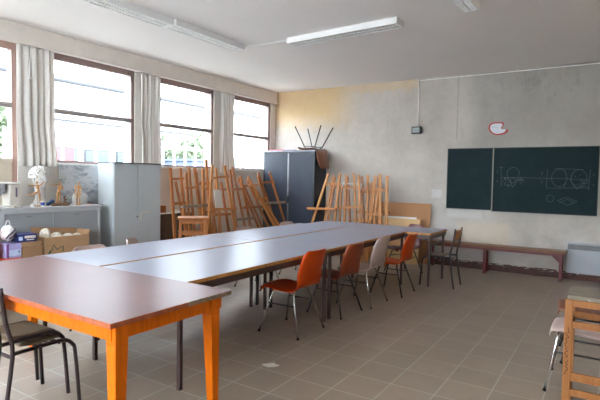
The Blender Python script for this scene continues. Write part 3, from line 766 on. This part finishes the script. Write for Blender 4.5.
# ------------------------------------------------------------------ easels
EZ = [
('L1', 0, [[[-3.71, 2.463, 1.619], [-3.5, 2.419, 0.0]], [[-3.71, 2.664, 1.617], [-3.5, 2.674, 0.0]]], [[-3.683, 2.574, 1.408], [-3.516, 2.787, 0.12]], [[[-3.688, 2.458, 1.445], [-3.689, 2.703, 1.455]]], [[-3.639, 2.397, 1.069], [-3.639, 2.722, 1.069]]),
('L2', 0, [[[-3.501, 2.585, 1.547], [-3.3, 2.534, 0.0]], [[-3.511, 2.771, 1.621], [-3.3, 2.851, 0.0]]], [[-3.512, 2.688, 1.634], [-3.316, 2.686, 0.12]], [[[-3.471, 2.517, 1.314], [-3.472, 2.812, 1.327]]], [[-3.434, 2.395, 1.034], [-3.434, 3.019, 1.033]]),
('L3', 0, [[[-3.631, 3.08, 1.621], [-3.42, 2.89, 0.0]], [[-3.65, 3.167, 1.77], [-3.42, 3.11, 0.0]]], None, [[[-3.588, 3.006, 1.291], [-3.588, 3.202, 1.296]], [[-3.54, 2.962, 0.926], [-3.54, 3.179, 0.924]]], None),
('L4', 0, [[[-3.368, 3.015, 1.675], [-3.15, 2.668, 0.0]], [[-3.368, 3.301, 1.676], [-3.15, 3.497, 0.0]]], [[-3.362, 3.127, 1.631], [-3.166, 3.093, 0.12]], [[[-3.341, 2.956, 1.47], [-3.345, 3.363, 1.499]]], [[-3.277, 2.8, 0.979], [-3.276, 3.416, 0.967]]),
('L5', 0, [[[-3.51, 3.6, 1.618], [-3.3, 3.657, 0.0]], [[-3.497, 3.861, 1.512], [-3.3, 4.129, 0.0]]], [[-3.516, 3.701, 1.663], [-3.316, 4.002, 0.12]], [[[-3.466, 3.594, 1.28], [-3.467, 3.925, 1.286]]], [[-3.4, 3.538, 0.771], [-3.4, 4.046, 0.765]]),
('L6', 0, [[[-3.245, 3.756, 1.496], [-3.05, 4.839, 0.0]], [[-3.229, 3.834, 1.378], [-3.05, 5.108, 0.0]]], None, [[[-3.227, 3.737, 1.361], [-3.228, 3.984, 1.37]], [[-3.196, 3.865, 1.123], [-3.197, 4.208, 1.131]]], None),
('L7', 0, [[[-3.347, 4.148, 1.517], [-3.15, 4.847, 0.0]], [[-3.357, 4.517, 1.596], [-3.15, 5.098, 0.0]]], [[-3.355, 4.215, 1.58], [-3.166, 4.831, 0.12]], [[[-3.332, 4.233, 1.403], [-3.334, 4.614, 1.413]]], [[-3.284, 4.208, 1.03], [-3.284, 4.827, 1.028]]),
('L8', 0, [[[-3.903, 3.197, 1.564], [-3.7, 3.264, 0.0]], [[-3.895, 3.45, 1.501], [-3.7, 3.61, 0.0]]], None, [[[-3.877, 3.197, 1.365], [-3.879, 3.496, 1.373]]], [[-3.83, 3.13, 1.002], [-3.829, 3.61, 0.996]]),
('L9', 0, [[[-3.692, 4.026, 1.476], [-3.5, 4.779, 0.0]], [[-3.687, 4.275, 1.442], [-3.5, 5.118, 0.0]]], None, [[[-3.673, 4.062, 1.333], [-3.674, 4.407, 1.341]]], [[-3.622, 4.009, 0.942], [-3.621, 4.652, 0.934]]),
('L10', 0, [[[-3.691, 3.454, 1.47], [-3.5, 3.148, 0.0]], [[-3.682, 3.569, 1.403], [-3.5, 3.72, 0.0]]], None, [[[-3.665, 3.355, 1.269], [-3.666, 3.654, 1.274]]], [[-3.612, 3.256, 0.858], [-3.61, 3.701, 0.845]]),
('R1', 1, [[[-2.497, 5.185, 1.579], [-2.938, 4.98, 0.0]], [[-2.253, 5.188, 1.599], [-2.31, 4.98, 0.0]]], [[-2.404, 5.183, 1.561], [-2.58, 4.996, 0.12]], [[[-2.549, 5.16, 1.387], [-2.214, 5.162, 1.403]]], [[-2.851, 5.1, 0.922], [-2.253, 5.101, 0.935]]),
('R2', 1, [[[-2.183, 5.304, 1.565], [-2.108, 5.1, 0.0]], [[-1.931, 5.304, 1.568], [-1.736, 5.1, 0.0]]], [[-2.049, 5.308, 1.603], [-1.848, 5.116, 0.12]], [[[-2.271, 5.272, 1.324], [-1.866, 5.275, 1.343]]], [[-2.34, 5.223, 0.947], [-1.766, 5.229, 0.989]]),
('R3', 1, [[[-1.822, 5.464, 1.572], [-1.722, 5.26, 0.0]], [[-1.669, 5.463, 1.563], [-1.708, 5.26, 0.0]]], None, [[[-1.88, 5.431, 1.315], [-1.612, 5.431, 1.313]]], [[-2.011, 5.356, 0.742], [-1.653, 5.358, 0.755]]),
('R4', 1, [[[-1.492, 5.257, 1.59], [-1.367, 5.05, 0.0]], [[-1.357, 5.253, 1.563], [-1.265, 5.05, 0.0]]], [[-1.523, 5.225, 1.344], [-1.575, 5.066, 0.12]], [[[-1.577, 5.22, 1.311], [-1.324, 5.221, 1.317]]], [[-1.665, 5.165, 0.881], [-1.362, 5.164, 0.881]]),
('R5', 1, [[[-2.581, 5.598, 1.527], [-2.706, 5.4, 0.0]], [[-2.31, 5.599, 1.53], [-2.074, 5.4, 0.0]]], None, [[[-2.606, 5.573, 1.333], [-2.261, 5.574, 1.341]]], None),
('R6', 1, [[[-2.045, 5.681, 1.544], [-1.854, 5.48, 0.0]], [[-1.699, 5.68, 1.539], [-1.607, 5.48, 0.0]]], None, [[[-2.04, 5.643, 1.252], [-1.655, 5.643, 1.254]]], [[-2.069, 5.592, 0.865], [-1.392, 5.598, 0.904]]),

]
LAB = {
'L1': ('easel_red', 'aged brown easel leftmost of the window-wall row, beside the tall grey cupboard'),
'L2': ('easel_red', 'aged brown easel with a thick greyish tray, directly behind the wooden stool'),
'L3': ('easel', 'narrow easel with the tallest post of all, just right of the wooden stool'),
'L4': ('easel', 'big straight easel standing foremost in the middle of the window-wall row'),
'L5': ('easel_dark', 'easel with a low grey tray just right of the big foremost easel'),
'L6': ('easel', 'trayless easel toppled far to the right, foremost of the leaning group'),
'L7': ('easel_dark', 'grey-trayed easel at the right end of the window-wall row, before the black cupboard'),
'L8': ('easel_dark', 'easel close to the window wall behind the tallest post'),
'L9': ('easel_red', 'easel slanting right behind the toppled trayless one'),
'L10': ('easel_red', 'short easel close behind the big foremost easel and its white canvas board'),
'R1': ('easel', 'splayed easel at the left end of the back-wall group, tray poking left'),
'R2': ('easel', 'upright easel in the middle of the back-wall group with a tray at table height'),
'R3': ('easel', 'very narrow easel between the middle one and the rightmost of the back-wall group'),
'R4': ('easel', 'narrow easel at the right end of the back-wall group, in front of the hardboard panel'),
'R5': ('easel_dark', 'easel behind the splayed one at the left of the back-wall group, white frame on it'),
'R6': ('easel_dark', 'easel furthest back on the right, its tray crossing the hardboard panel'),
}
GREYTRAY = {'L2', 'L5', 'L7'}
def easel(n, ax, ups, mast, bars, tray):
    mat, label = LAB[n]
    feet = [Vector(u[1]) for u in ups]; c = sum(feet, Vector())/len(feet)
    o = thing('easel', label, 'easel', (c.x, c.y, 0), 0, 'easels by the window wall' if ax == 0 else 'easels by the back wall')
    loc = Vector((c.x, c.y, 0))
    wd = (0, 1, 0) if ax == 0 else (1, 0, 0)
    bk = Vector((-1, 0, 0)) if ax == 0 else Vector((0, 1, 0))      # towards the wall
    V = lambda p: Vector(p)-loc
    for u in ups:
        MB().bar(V(u[0]), V(u[1]), .044, .024, side=wd).build('front_leg', M[mat], o, bevel=.002)
    U0, U1 = [V(u[0]) for u in ups], [V(u[1]) for u in ups]
    if mast is None:
        a = (U0[0]+U0[1])/2; b = (U1[0]+U1[1])/2; a = a + (b-a)*.08
        mast_pts = (a + bk*.034, b + (a-b)*.02 + bk*.034)
    else:
        mast_pts = (V(mast[0]) + bk*.034, V(mast[1]) + bk*.034)
    MB().bar(mast_pts[0], mast_pts[1], .036, .024, side=wd).build('rear_leg', M[mat], o, bevel=.002)
    for a, b in bars:
        MB().bar(V(a)-bk*.022, V(b)-bk*.022, .034, .018, side=(0, 0, 1)).build('crossbar', M[mat], o, bevel=.002)
    # lower spreader
    f = .78
    p = U0[0].lerp(U1[0], f); q = U0[1].lerp(U1[1], f)
    MB().bar(p-bk*.02, q-bk*.02, .034, .016, side=(0, 0, 1)).build('crossbar', M[mat], o, bevel=.002)
    if tray:
        gm = M['grey_wood'] if n in GREYTRAY else M[mat]
        a, b = V(tray[0])-bk*.045, V(tray[1])-bk*.045
        t = MB().bar(a, b, .075 if n in GREYTRAY else .06, .022, side=tuple(bk)).build('tray', gm, o, bevel=.002)
        MB().bar(a-bk*.03+Vector((0, 0, .017)), b-bk*.03+Vector((0, 0, .017)), .012, .026, side=tuple(bk)).build('tray_lip', gm, t)
    return o
for e_ in EZ: easel(*e_)
fr = MB(); 
def flat_frame(x0, x1, z0, z1, y, e):
    for q in ((x0, x1, z0, z0+e), (x0, x1, z1-e, z1), (x0, x0+e, z0, z1), (x1-e, x1, z0, z1)): fr.box(q[0], q[1], y, y+.015, q[2], q[3])
flat_frame(-2.39, -1.97, 1.30, 1.42, 5.52, .03)
tag(fr.build('picture_frame', M['paper']), 'white frame hung on the easel behind the splayed one', 'frame')

sl = thing('wooden_stool', 'square wooden stool standing in front of the easels beside the tall grey cupboard', 'stool', (-2.98, 2.22, 0), R_(-44))
MB().box(-.16, .16, -.205, .205, .90, .926).build('seat', M['easel_dark'], sl, bevel=.006)
for sx in (-1, 1):
    for sy in (-1, 1):
        MB().bar((sx*.125, sy*.165, .90), (sx*.15, sy*.19, 0), .04, .04, side=(1, 0, 0)).build('leg', M['easel_dark'], sl, bevel=.003)
for z in (.86, .70, .30):
    k = 1-z/.90
    for s in (-1, 1):
        MB().box(s*(.125+.025*k)-.009, s*(.125+.025*k)+.009, -.165-.02*k, .165+.02*k, z-.02, z+.02).build('rail', M['easel_dark'], sl)
        MB().box(-.125-.02*k, .125+.02*k, s*(.165+.025*k)-.009, s*(.165+.025*k)+.009, z-.05, z-.02).build('rail', M['easel_dark'], sl)

# ------------------------------------------------------------------ on the low cupboard
ZC = 1.095
tag(MB().box(-4.215, -4.19, 1.0, 1.71, ZC+.001, 1.615).build('painting', M['painting'], bevel=.003), 'unframed grey and white painting standing behind the mannequins under the window', 'painting')
# plaster bust
bu = thing('plaster_bust', 'white plaster bust with curly hair on the low grey cupboard', 'bust', (-4.035, .655, ZC), R_(4))
def headd(d):
    k = 1.0
    def g(v, s): return math.exp(-((d-Vector(v).normalized()).length/s)**2)
    k += .36*g((1, 0, -.20), .13) + .15*g((1, 0, .02), .12)          # nose
    k -= .20*(g((.9, .36, .06), .15)+g((.9, -.36, .06), .15)); k += .07*(g((.9, .30, .26), .16)+g((.9, -.30, .26), .16)); k -= .08*(g((.8, .55, -.38), .2)+g((.8, -.55, -.38), .2))        # eye sockets
    k += .035*(g((.92, .33, .10), .09)+g((.92, -.33, .10), .09))     # eyeballs
    k += .07*g((1, 0, -.47), .12) + .035*g((1, 0, -.56), .1) + .12*g((.9, 0, -.95), .28)   # lips and chin
    k -= .06*(g((.6, .7, -.75), .3)+g((.6, -.7, -.75), .3))
    return k
h = MB().ball((0, 0, .335), (.098, .085, .125), 44, 32, headd)
h.lathe([(.085, 0), (.088, .02), (.082, .04), (.066, .07), (.060, .11), (.060, .17), (.064, .24)], (-.008, 0, 0), 24, .8, 1.05)
for s in (-1, 1): h.ball((-.005, s*.088, .325), (.022, .012, .034), 10, 8)
h.build('head', M['plasterwhite'], bu, smooth=True)
hr = MB(); rr = random.Random(11)
hr.ball((-.016, 0, .385), (.104, .1, .098), 24, 16)
for k in range(190):
    th = math.acos(1-1.25*rr.random()); ph = rr.uniform(0, 2*PI)
    d = Vector((math.sin(th)*math.cos(ph), math.sin(th)*math.sin(ph), math.cos(th)))
    if d.x > .66 and d.z < .30: continue
    p = Vector((-.022+d.x*.108, d.y*.104, .372+d.z*.108))
    hr.ball(p, (.019, .019, .017), 7, 5)
hr.build('curly_hair', M['plasterwhite'], bu, smooth=True)

# jointed artist's mannequins
def mannequin(label, y, x, rz, J, lift=.0):
    """J: joint dictionary in a (side, up) plane, metres above the base"""
    m = thing('mannequin', label, 'mannequin', (x, y, ZC), rz, "artist's mannequins on the low cupboard")
    def P(k):
        a = J[k]; return Vector((a[2] if len(a) > 2 else 0, a[0], a[1]))
    MB().lathe([(.030, 0), (.030, .008), (.026, .013)], (0, 0, 0), 18).build('base', M['mannequin'], m, smooth=False)
    if lift: MB().tube([(-.012, 0, .01), (-.012, 0, J['hip'][1])], .002, 6).build('support_rod', M['steel'], m)
    h = P('head'); MB().ball(h, (.013, .012, .018), 12, 10).tube([h, P('neck')], .005, 8).build('head', M['mannequin'], m, smooth=True)
    MB().tube([P('neck'), P('neck').lerp(P('waist'), .35), P('waist')], [.012, .021, .012], 10).build('torso', M['mannequin'], m, smooth=True)
    MB().tube([P('waist'), P('waist').lerp(P('hip'), .6), P('hip')], [.012, .018, .012], 10).build('pelvis', M['mannequin'], m, smooth=True)
    for s in ('l', 'r'):
        a = MB(); ps = [P(s+'sh'), P(s+'el'), P(s+'wr')]
        a.tube([P('neck').lerp(ps[0], .5), ps[0]], .006, 8).tube([ps[0], ps[0].lerp(ps[1], .5), ps[1]], [.007, .0095, .006], 8).tube([ps[1], ps[1].lerp(ps[2], .4), ps[2]], [.006, .008, .004], 8)
        for p in ps[:2]: a.ball(p, .0078, 8, 6)
        d = (ps[2]-ps[1]).normalized(); a.ball(ps[2]+d*.011, (.006, .007, .012), 8, 6)
        a.build('arm', M['mannequin'], m, smooth=True)
        g = MB(); ps = [P(s+'hp'), P(s+'kn'), P(s+'an')]
        g.tube([ps[0], ps[0].lerp(ps[1], .35), ps[1]], [.010, .013, .008], 8).tube([ps[1], ps[1].lerp(ps[2], .35), ps[2]], [.008, .0105, .006], 8)
        for p in ps[:2]: g.ball(p, .0098, 8, 6)
        d = ps[2]; g.ball((d.x+.010, d.y, d.z), (.018, .008, .007), 8, 6)
        g.build('leg', M['mannequin'], m, smooth=True)
    return m
mannequin('dancing wooden mannequin kicking a leg sideways, in front of the plaster bust', .525, -3.86, 0, {
 'head': (-.012, .287), 'neck': (-.008, .262), 'waist': (.003, .205), 'hip': (.004, .172),
 'lsh': (-.030, .252), 'lel': (-.062, .252), 'lwr': (-.095, .252), 'rsh': (.016, .252), 'rel': (.040, .262), 'rwr': (.066, .288),
 'lhp': (-.010, .166), 'lkn': (-.07, .148), 'lan': (-.128, .147), 'rhp': (.016, .166), 'rkn': (.022, .09), 'ran': (.042, .012)}, 1)
mannequin('wooden mannequin with one arm raised sideways, middle of the three', .785, -3.86, 0, {
 'head': (.012, .292), 'neck': (.010, .262), 'waist': (.006, .205), 'hip': (.002, .172),
 'lsh': (-.018, .258), 'lel': (-.05, .268), 'lwr': (-.092, .262), 'rsh': (.036, .252), 'rel': (.052, .215), 'rwr': (.022, .192),
 'lhp': (-.012, .166), 'lkn': (-.018, .09), 'lan': (-.018, .02), 'rhp': (.014, .166), 'rkn': (.020, .092), 'ran': (.012, .02)}, 1)
mannequin('wooden mannequin standing straight with arms down, in front of the white plaster torso', 1.035, -3.84, 0, {
 'head': (.004, .283), 'neck': (.002, .256), 'waist': (0, .198), 'hip': (0, .166),
 'lsh': (-.032, .247), 'lel': (-.040, .196), 'lwr': (-.046, .150), 'rsh': (.034, .247), 'rel': (.040, .197), 'rwr': (.038, .152),
 'lhp': (-.015, .16), 'lkn': (-.018, .088), 'lan': (-.020, .018), 'rhp': (.015, .16), 'rkn': (.018, .088), 'ran': (.018, .018)}, 1)
# white torso cast
to = MB().lathe([(.095, 0), (.10, .02), (.104, .06), (.098, .10), (.080, .13), (.050, .15), (.040, .165), (.038, .20), (.030, .205)], (-4.02, 1.17, ZC), 24, .7, 1.0)
to.ball((-4.005, 1.095, ZC+.085), (.04, .035, .06), 12, 10).ball((-4.005, 1.245, ZC+.08), (.04, .032, .058), 12, 10)
tag(to.build('plaster_torso', M['plasterwhite'], smooth=True), 'small white plaster torso cast behind the straight mannequin', 'sculpture')
# driftwood with a branch
dw = MB().tube([(-3.80, 0.655, ZC+.018), (-3.79, 0.719, ZC+.022), (-3.80, 0.793, ZC+.024), (-3.79, 0.848, ZC+.024), (-3.80, 0.912, ZC+.034)], [.014, .02, .022, .019, .010], 9, 4)
dw.tube([(-3.80, 0.816, ZC+.03), (-3.80, 0.834, ZC+.07), (-3.81, 0.825, ZC+.10), (-3.81, 0.848, ZC+.125)], [.013, .012, .011, .007], 7, 3)
dw.tube([(-3.80, 0.834, ZC+.075), (-3.80, 0.866, ZC+.09)], [.009, .005], 7).tube([(-3.80, 0.825, ZC+.10), (-3.80, 0.811, ZC+.12)], [.008, .005], 7)
dw.tube([(-3.79, 0.756, ZC+.02), (-3.76, 0.811, ZC+.014), (-3.755, 0.866, ZC+.014)], [.012, .013, .008], 7, 3)
tag(dw.build('driftwood', M['bark'], smooth=True), 'dark gnarled piece of driftwood lying between the mannequins', 'driftwood')
nv = MB().ball((-3.87, .70, ZC+.044), (.025, .036, .038), 14, 10, lambda d: 1+.12*math.sin(d.x*7+d.y*5)*math.cos(d.z*6))
nv.ball((-3.87, .655, ZC+.028), (.022, .028, .024), 12, 8, lambda d: 1+.1*math.sin(d.y*9))
tag(nv.build('cloth', M['navy'], smooth=True), 'crumpled navy blue cloth behind the driftwood', 'cloth')
def cup(label, y, x, r, hh, mat, deco=None, nm='cup'):
    c = thing(nm, label, nm, (x, y, ZC), 0)
    MB().lathe([(r*.8, 0), (r, hh), (r*.9, hh), (r*.72, .004)], (0, 0, 0), 18).build('body', M[mat], c, smooth=False)
    if deco: MB().lathe([(r*.93, hh*.25), (r*1.0, hh*.75)], (0, 0, 0), 18).build('blue_pattern', M[deco], c)
    return c
cup('white cup with a blue pattern under the dancing mannequin', .535, -3.775, .024, .072, 'white_plastic', 'blue')
cup('short white cup just right of the white machine', .425, -3.80, .026, .036, 'white_plastic')
cup('shallow pale dish under the white machine', .20, -3.79, .034, .028, 'cream_plastic', nm='dish')
tag(MB().lathe([(.03, 0), (.05, .008), (.045, .012), (.01, .014)], (-3.80, 1.15, ZC), 18, .6, 1.2).build('dish', M['pink'], smooth=True), 'flat pale pink dish beside the straight mannequin', 'dish')
mc = thing('tabletop_machine', 'cream and white tabletop machine with a grey cup-shaped head at the left end', 'machine', (-3.93, .19, ZC))
MB().box(-.09, .09, .0, .115, .0, .27).build('column', M['cream_plastic'], mc, bevel=.012)
MB().box(-.10, .10, -.24, .125, .27, .292).build('top_plate', M['white_plastic'], mc, bevel=.008)
MB().box(-.10, .10, -.24, .125, .0, .022).build('base', M['white_plastic'], mc, bevel=.006)
MB().lathe([(.012, -.145), (.02, -.12), (.062, -.105), (.07, -.02), (.07, 0)], (.01, -.075, .27), 20).build('grey_head', M['grey_plastic'], mc, smooth=False)
MB().box(.0905, .094, .065, .083, .12, .23).build('slot', M['slot'], mc)

# ------------------------------------------------------------------ boxes and bags behind the tables
tr = thing('trestle', 'low plain board table carrying the boxes in front of the low grey cupboard', 'table', (-3.53, .42, 0))
MB().box(-.17, .17, -.75, .52, .41, .43).build('top', M['pale_ply'], tr)
for sx in (-.14, .14):
    for sy in (-.70, .48): MB().box(sx-.02, sx+.02, sy-.02, sy+.02, 0, .41).build('leg', M['pale_ply'], tr)
ZB = .431
def open_box(label, x, y, sx, sy, h, flap=True):
    b = thing('cardboard_box', label, 'box', (x, y, ZB), 0)
    t = .008; m = MB().box(-sx, sx, -sy, sy, 0, t)
    for q in ((-sx, -sx+t, -sy, sy), (sx-t, sx, -sy, sy), (-sx+t, sx-t, -sy, -sy+t), (-sx+t, sx-t, sy-t, sy)): m.box(*q, t, h)
    m.build('body', M['cardboard'], b)
    if flap:
        MB().bar((-sx+.004, 0, h), (-sx-.05, .01, h+.075), sy*2, .007, side=(0, 1, 0)).build('flap', M['cardboard_in'], b)
        MB().bar((0, sy-.004, h), (0, sy+.02, h+.05), sx*1.9, .007, side=(1, 0, 0)).build('flap', M['cardboard_in'], b)
    return b
ob = open_box('large open cardboard box full of crumpled white paper with a green scribble on it', -3.53, .622, .13, .273, .337)
zig = [(-.24, .15), (-.21, .19), (-.225, .145), (-.19, .20), (-.175, .25), (-.13, .19), (-.09, .215), (-.06, .225), (-.055, .18), (-.075, .16)]
MB().tube([(.1315, a, b) for a, b in zig], .005, 5).build('marker_scribble', M['marker'], ob)
tag(MB().box(-3.648, -3.412, .36, .884, ZB+.009, .70).build('packing_paper', M['tissue'], bevel=.02), 'white packing paper filling the large open cardboard box', 'paper')
rr = random.Random(2)
for y, r, h_, lab in ((.425, .058, .075, 'tallest ball of crumpled white paper, on the left in the open box'), (.56, .06, .05, 'middle ball of crumpled white paper in the open box'), (.70, .06, .038, 'flattish crumpled white paper right of the middle in the open box'), (.82, .05, .035, 'crumpled white paper at the right end of the open box')):
    ph = rr.uniform(0, 6)
    tag(MB().ball((-3.53, y, .702+h_*1.12), (r*1.2, r, h_), 22, 16, lambda d: 1+.06*math.sin(d.x*9+ph)*math.sin(d.y*8-ph)+.05*math.sin(d.z*13+d.x*6)).build('crumpled_paper', M['tissue']), lab, 'paper', 'crumpled paper in the open box')
def card_box(label, x, y, z, sx, sy, h, mat, rz=0, nm='cardboard_box', bands=()):
    b = thing(nm, label, 'box', (x, y, z), rz)
    MB().box(-sx, sx, -sy, sy, 0, h).build('carton', M[mat], b, bevel=.003)
    for (mt, y0, y1, z0, z1, nm2) in bands:
        MB().box(sx, sx+.001, y0, y1, z0, z1).build(nm2, M[mt], b)
    return b
card_box('small plain cardboard box left of the large open one', -3.53, .212, ZB, .13, .112, .255, 'cardboard_in', 0)
card_box('flat red printed box at the bottom of the stack beside the orange bag', -3.53, .012, ZB, .13, .08, .155, 'red', 0, 'carton_box')
card_box('lilac and purple printed box beside the orange bag', -3.53, .012, ZB+.156, .13, .08, .15, 'lilac', 0, 'carton_box',
         (('pale_blue', -.05, .07, .02, .085, 'label_panel'), ('purple', -.078, -.05, .0, .15, 'label_panel'), ('print_dark', .045, .062, .05, .075, 'printed_mark')))
card_box('dark blue box with white lettering panel lying on the small cardboard box', -3.51, .17, ZB+.312, .10, .098, .085, 'navy_card', R_(-5), 'carton_box',
         (('white_plastic', -.03, .085, .040, .068, 'label_panel'), ('white_plastic', -.01, .07, .018, .030, 'label_panel'), ('pale_blue', -.09, -.05, .02, .06, 'printed_mark')))
tag(MB().box(-3.64, -3.42, .10, .32, ZB+.256, ZB+.311).build('carton_box', M['cardboard'], bevel=.003), 'brown carton squeezed under the dark blue box', 'box')
def bag(label, nm, mat, c, r, seed, handles=None, stripes=None):
    ph = seed
    b = thing(nm, label, 'bag', (c[0], c[1], c[2]))
    m = MB().ball((0, 0, r[2]), r, 28, 18, lambda d: 1 + .09*math.sin(d.x*7+ph)*math.sin(d.z*6+ph*2) + .05*math.sin(d.y*15+d.z*9))
    m.build('body', M[mat], b, smooth=True)
    if handles: MB().tube([(0, -.02, r[2]*1.9), (.01, -.012, r[2]*1.9+.05), (.01, .012, r[2]*1.9+.055), (0, .03, r[2]*1.9)], .006, 6, 4).build('handle', M[mat], b, smooth=True)
    if stripes:
        for q in stripes: MB().tube(q, .008, 6, 4).build('printed_stripe', M['print_dark'], b, smooth=True)
    return b
bag('bright orange bag at the left edge in front of the low cupboard', 'orange_bag', 'orange_bag', (-3.53, -.195, ZB+.022), (.12, .112, .21), 1.0)
bag('white plastic bag with dark print on top of the lilac box', 'plastic_bag', 'white_bag', (-3.52, .005, ZB+.328), (.085, .062, .085), 2.3, True,
    [[(.07, .045, .14), (.092, .02, .11), (.092, -.03, .07), (.075, -.05, .035)], [(.08, .05, .09), (.09, .02, .06), (.08, -.02, .03)]])

# ------------------------------------------------------------------ outside the windows
g = struct(MB().box(-40, XL-.30, -30, 40, -.25, -.2).build('ground', M['asphalt']))
fb = thing('building', 'long pale building with a gutter and a strip of windows across the yard', 'building', (-15, 4, -.2))
MB().box(-3, 0, -22, 26, 0, 5.0).build('wall', M['facade'], fb)
MB().box(-3.2, .45, -22.2, 26.2, 5.0, 5.15).build('roof', M['facade'], fb)
MB().tube([(.5, -22, 5.0), (.5, 26, 5.0)], .08, 8).build('gutter', M['facade_trim'], fb, smooth=True)
MB().box(0, .06, -22, 26, 3.62, 3.70).build('ledge', M['facade_trim'], fb)
jn = MB()
for k in range(34): jn.box(0, .02, -21.5+k*1.4, -21.47+k*1.4, 0, 5.0)
jn.build('panel_joint', M['facade_trim'], fb)
for k in range(16):
    y = -8.2+k*1.4
    f = MB().box(0, .05, y, y+1.15, 2.15, 2.65).build('window', M['facade_trim'], fb)
    MB().box(.05, .06, y+.06, y+1.09, 2.2, 2.6).build('pane', M['facade_glass'], f)
MB().box(0, .08, 3.2, 3.95, 2.05, 2.7).build('red_shutter', M['car_red'], fb)
fn_ = thing('fence', 'white picket fence seen through the third window', 'fence', (-8.2, 6.0, -.2))
for z in (.5, 1.9, 2.45): MB().box(-.03, .03, -4.2, 6.2, z-.03, z+.03).build('rail', M['fence'], fn_)
for k in range(26): MB().box(.03, .06, -4.2+k*.4, -4.15+k*.4, 0, 2.6).build('picket', M['fence'], fn_)
sk = thing('skip', 'blue metal container behind the white fence', 'container', (-10.6, 9.45, -.2))
MB().box(-.8, .8, -.55, .55, .0, 2.2).build('body', M['car_blue'], sk, bevel=.04)
MB().box(-.85, .85, -.6, .6, 2.2, 2.28).build('lid', M['car_blue'], sk)
def tree(label, x, y, h, r, seed):
    t = thing('tree', label, 'tree', (x, y, -.2), 0, 'trees in the yard')
    MB().tube([(0, 0, 0), (.05, .05, h*.4), (0, .1, h*.8)], [.14, .10, .04], 8, 3).build('trunk', M['trunk'], t, smooth=True)
    rr = random.Random(seed); m = MB()
    for k in range(1300):
        d = Vector((rr.gauss(0, 1), rr.gauss(0, 1), rr.gauss(0, 1))).normalized()*(rr.random()**.4)
        p = Vector((d.x*r, d.y*r, h*.68+d.z*r*1.05))
        u = Vector((rr.gauss(0, 1), rr.gauss(0, 1), rr.gauss(0, 1))).normalized(); v = u.orthogonal().normalized(); s = rr.uniform(.07, .14)
        m._add([p-u*s, p+v*s*.6, p+u*s, p-v*s*.6], [(0, 1, 2, 3)])
    m.build('foliage', M['leaf'], t); return t
tree('bushy green tree seen through the leftmost window', -10.2, 3.0, 3.3, 1.1, 1)
tree('light green tree behind the fence, left in the third window', -12.6, 9.6, 3.4, 1.0, 2)
tree('light green tree behind the fence, right in the third window', -13.0, 12.6, 3.6, 1.1, 3)

# ------------------------------------------------------------------ light and camera
W = bpy.data.worlds.new('sky'); SC.world = W; W.use_nodes = True
bg = W.node_tree.nodes['Background']; bg.inputs[0].default_value = (.86, .945, 1.06, 1); bg.inputs[1].default_value = 22.0
cam = bpy.data.cameras.new('camera'); co = bpy.data.objects.new('camera', cam); COL.objects.link(co)
yaw, pit, rol = 0.572788226, -0.0447793828, 0.0175423495
f = Vector((-math.sin(yaw)*math.cos(pit), math.cos(yaw)*math.cos(pit), math.sin(pit)))
rt = Vector((math.cos(yaw), math.sin(yaw), 0)); upv = rt.cross(f)
r2 = rt*math.cos(rol)+upv*math.sin(rol); u2 = -rt*math.sin(rol)+upv*math.cos(rol)
co.matrix_world = Matrix(((r2.x, u2.x, -f.x, 1.94990809), (r2.y, u2.y, -f.y, -2.66282892), (r2.z, u2.z, -f.z, 1.49019297), (0, 0, 0, 1)))
cam.sensor_fit = 'HORIZONTAL'; cam.sensor_width = 36; cam.lens = 484.674889/600*36; cam.clip_start = .02; cam.clip_end = 200
SC.camera = co
vs = SC.view_settings; vs.view_transform = 'Standard'; vs.look = 'None'; vs.exposure = 0.2; vs.gamma = 1; vs.use_curve_mapping = False
cy = SC.cycles
cy.max_bounces = 10; cy.diffuse_bounces = 6; cy.glossy_bounces = 4; cy.transparent_max_bounces = 12; cy.use_denoising = True
cy.sample_clamp_indirect = 8.0
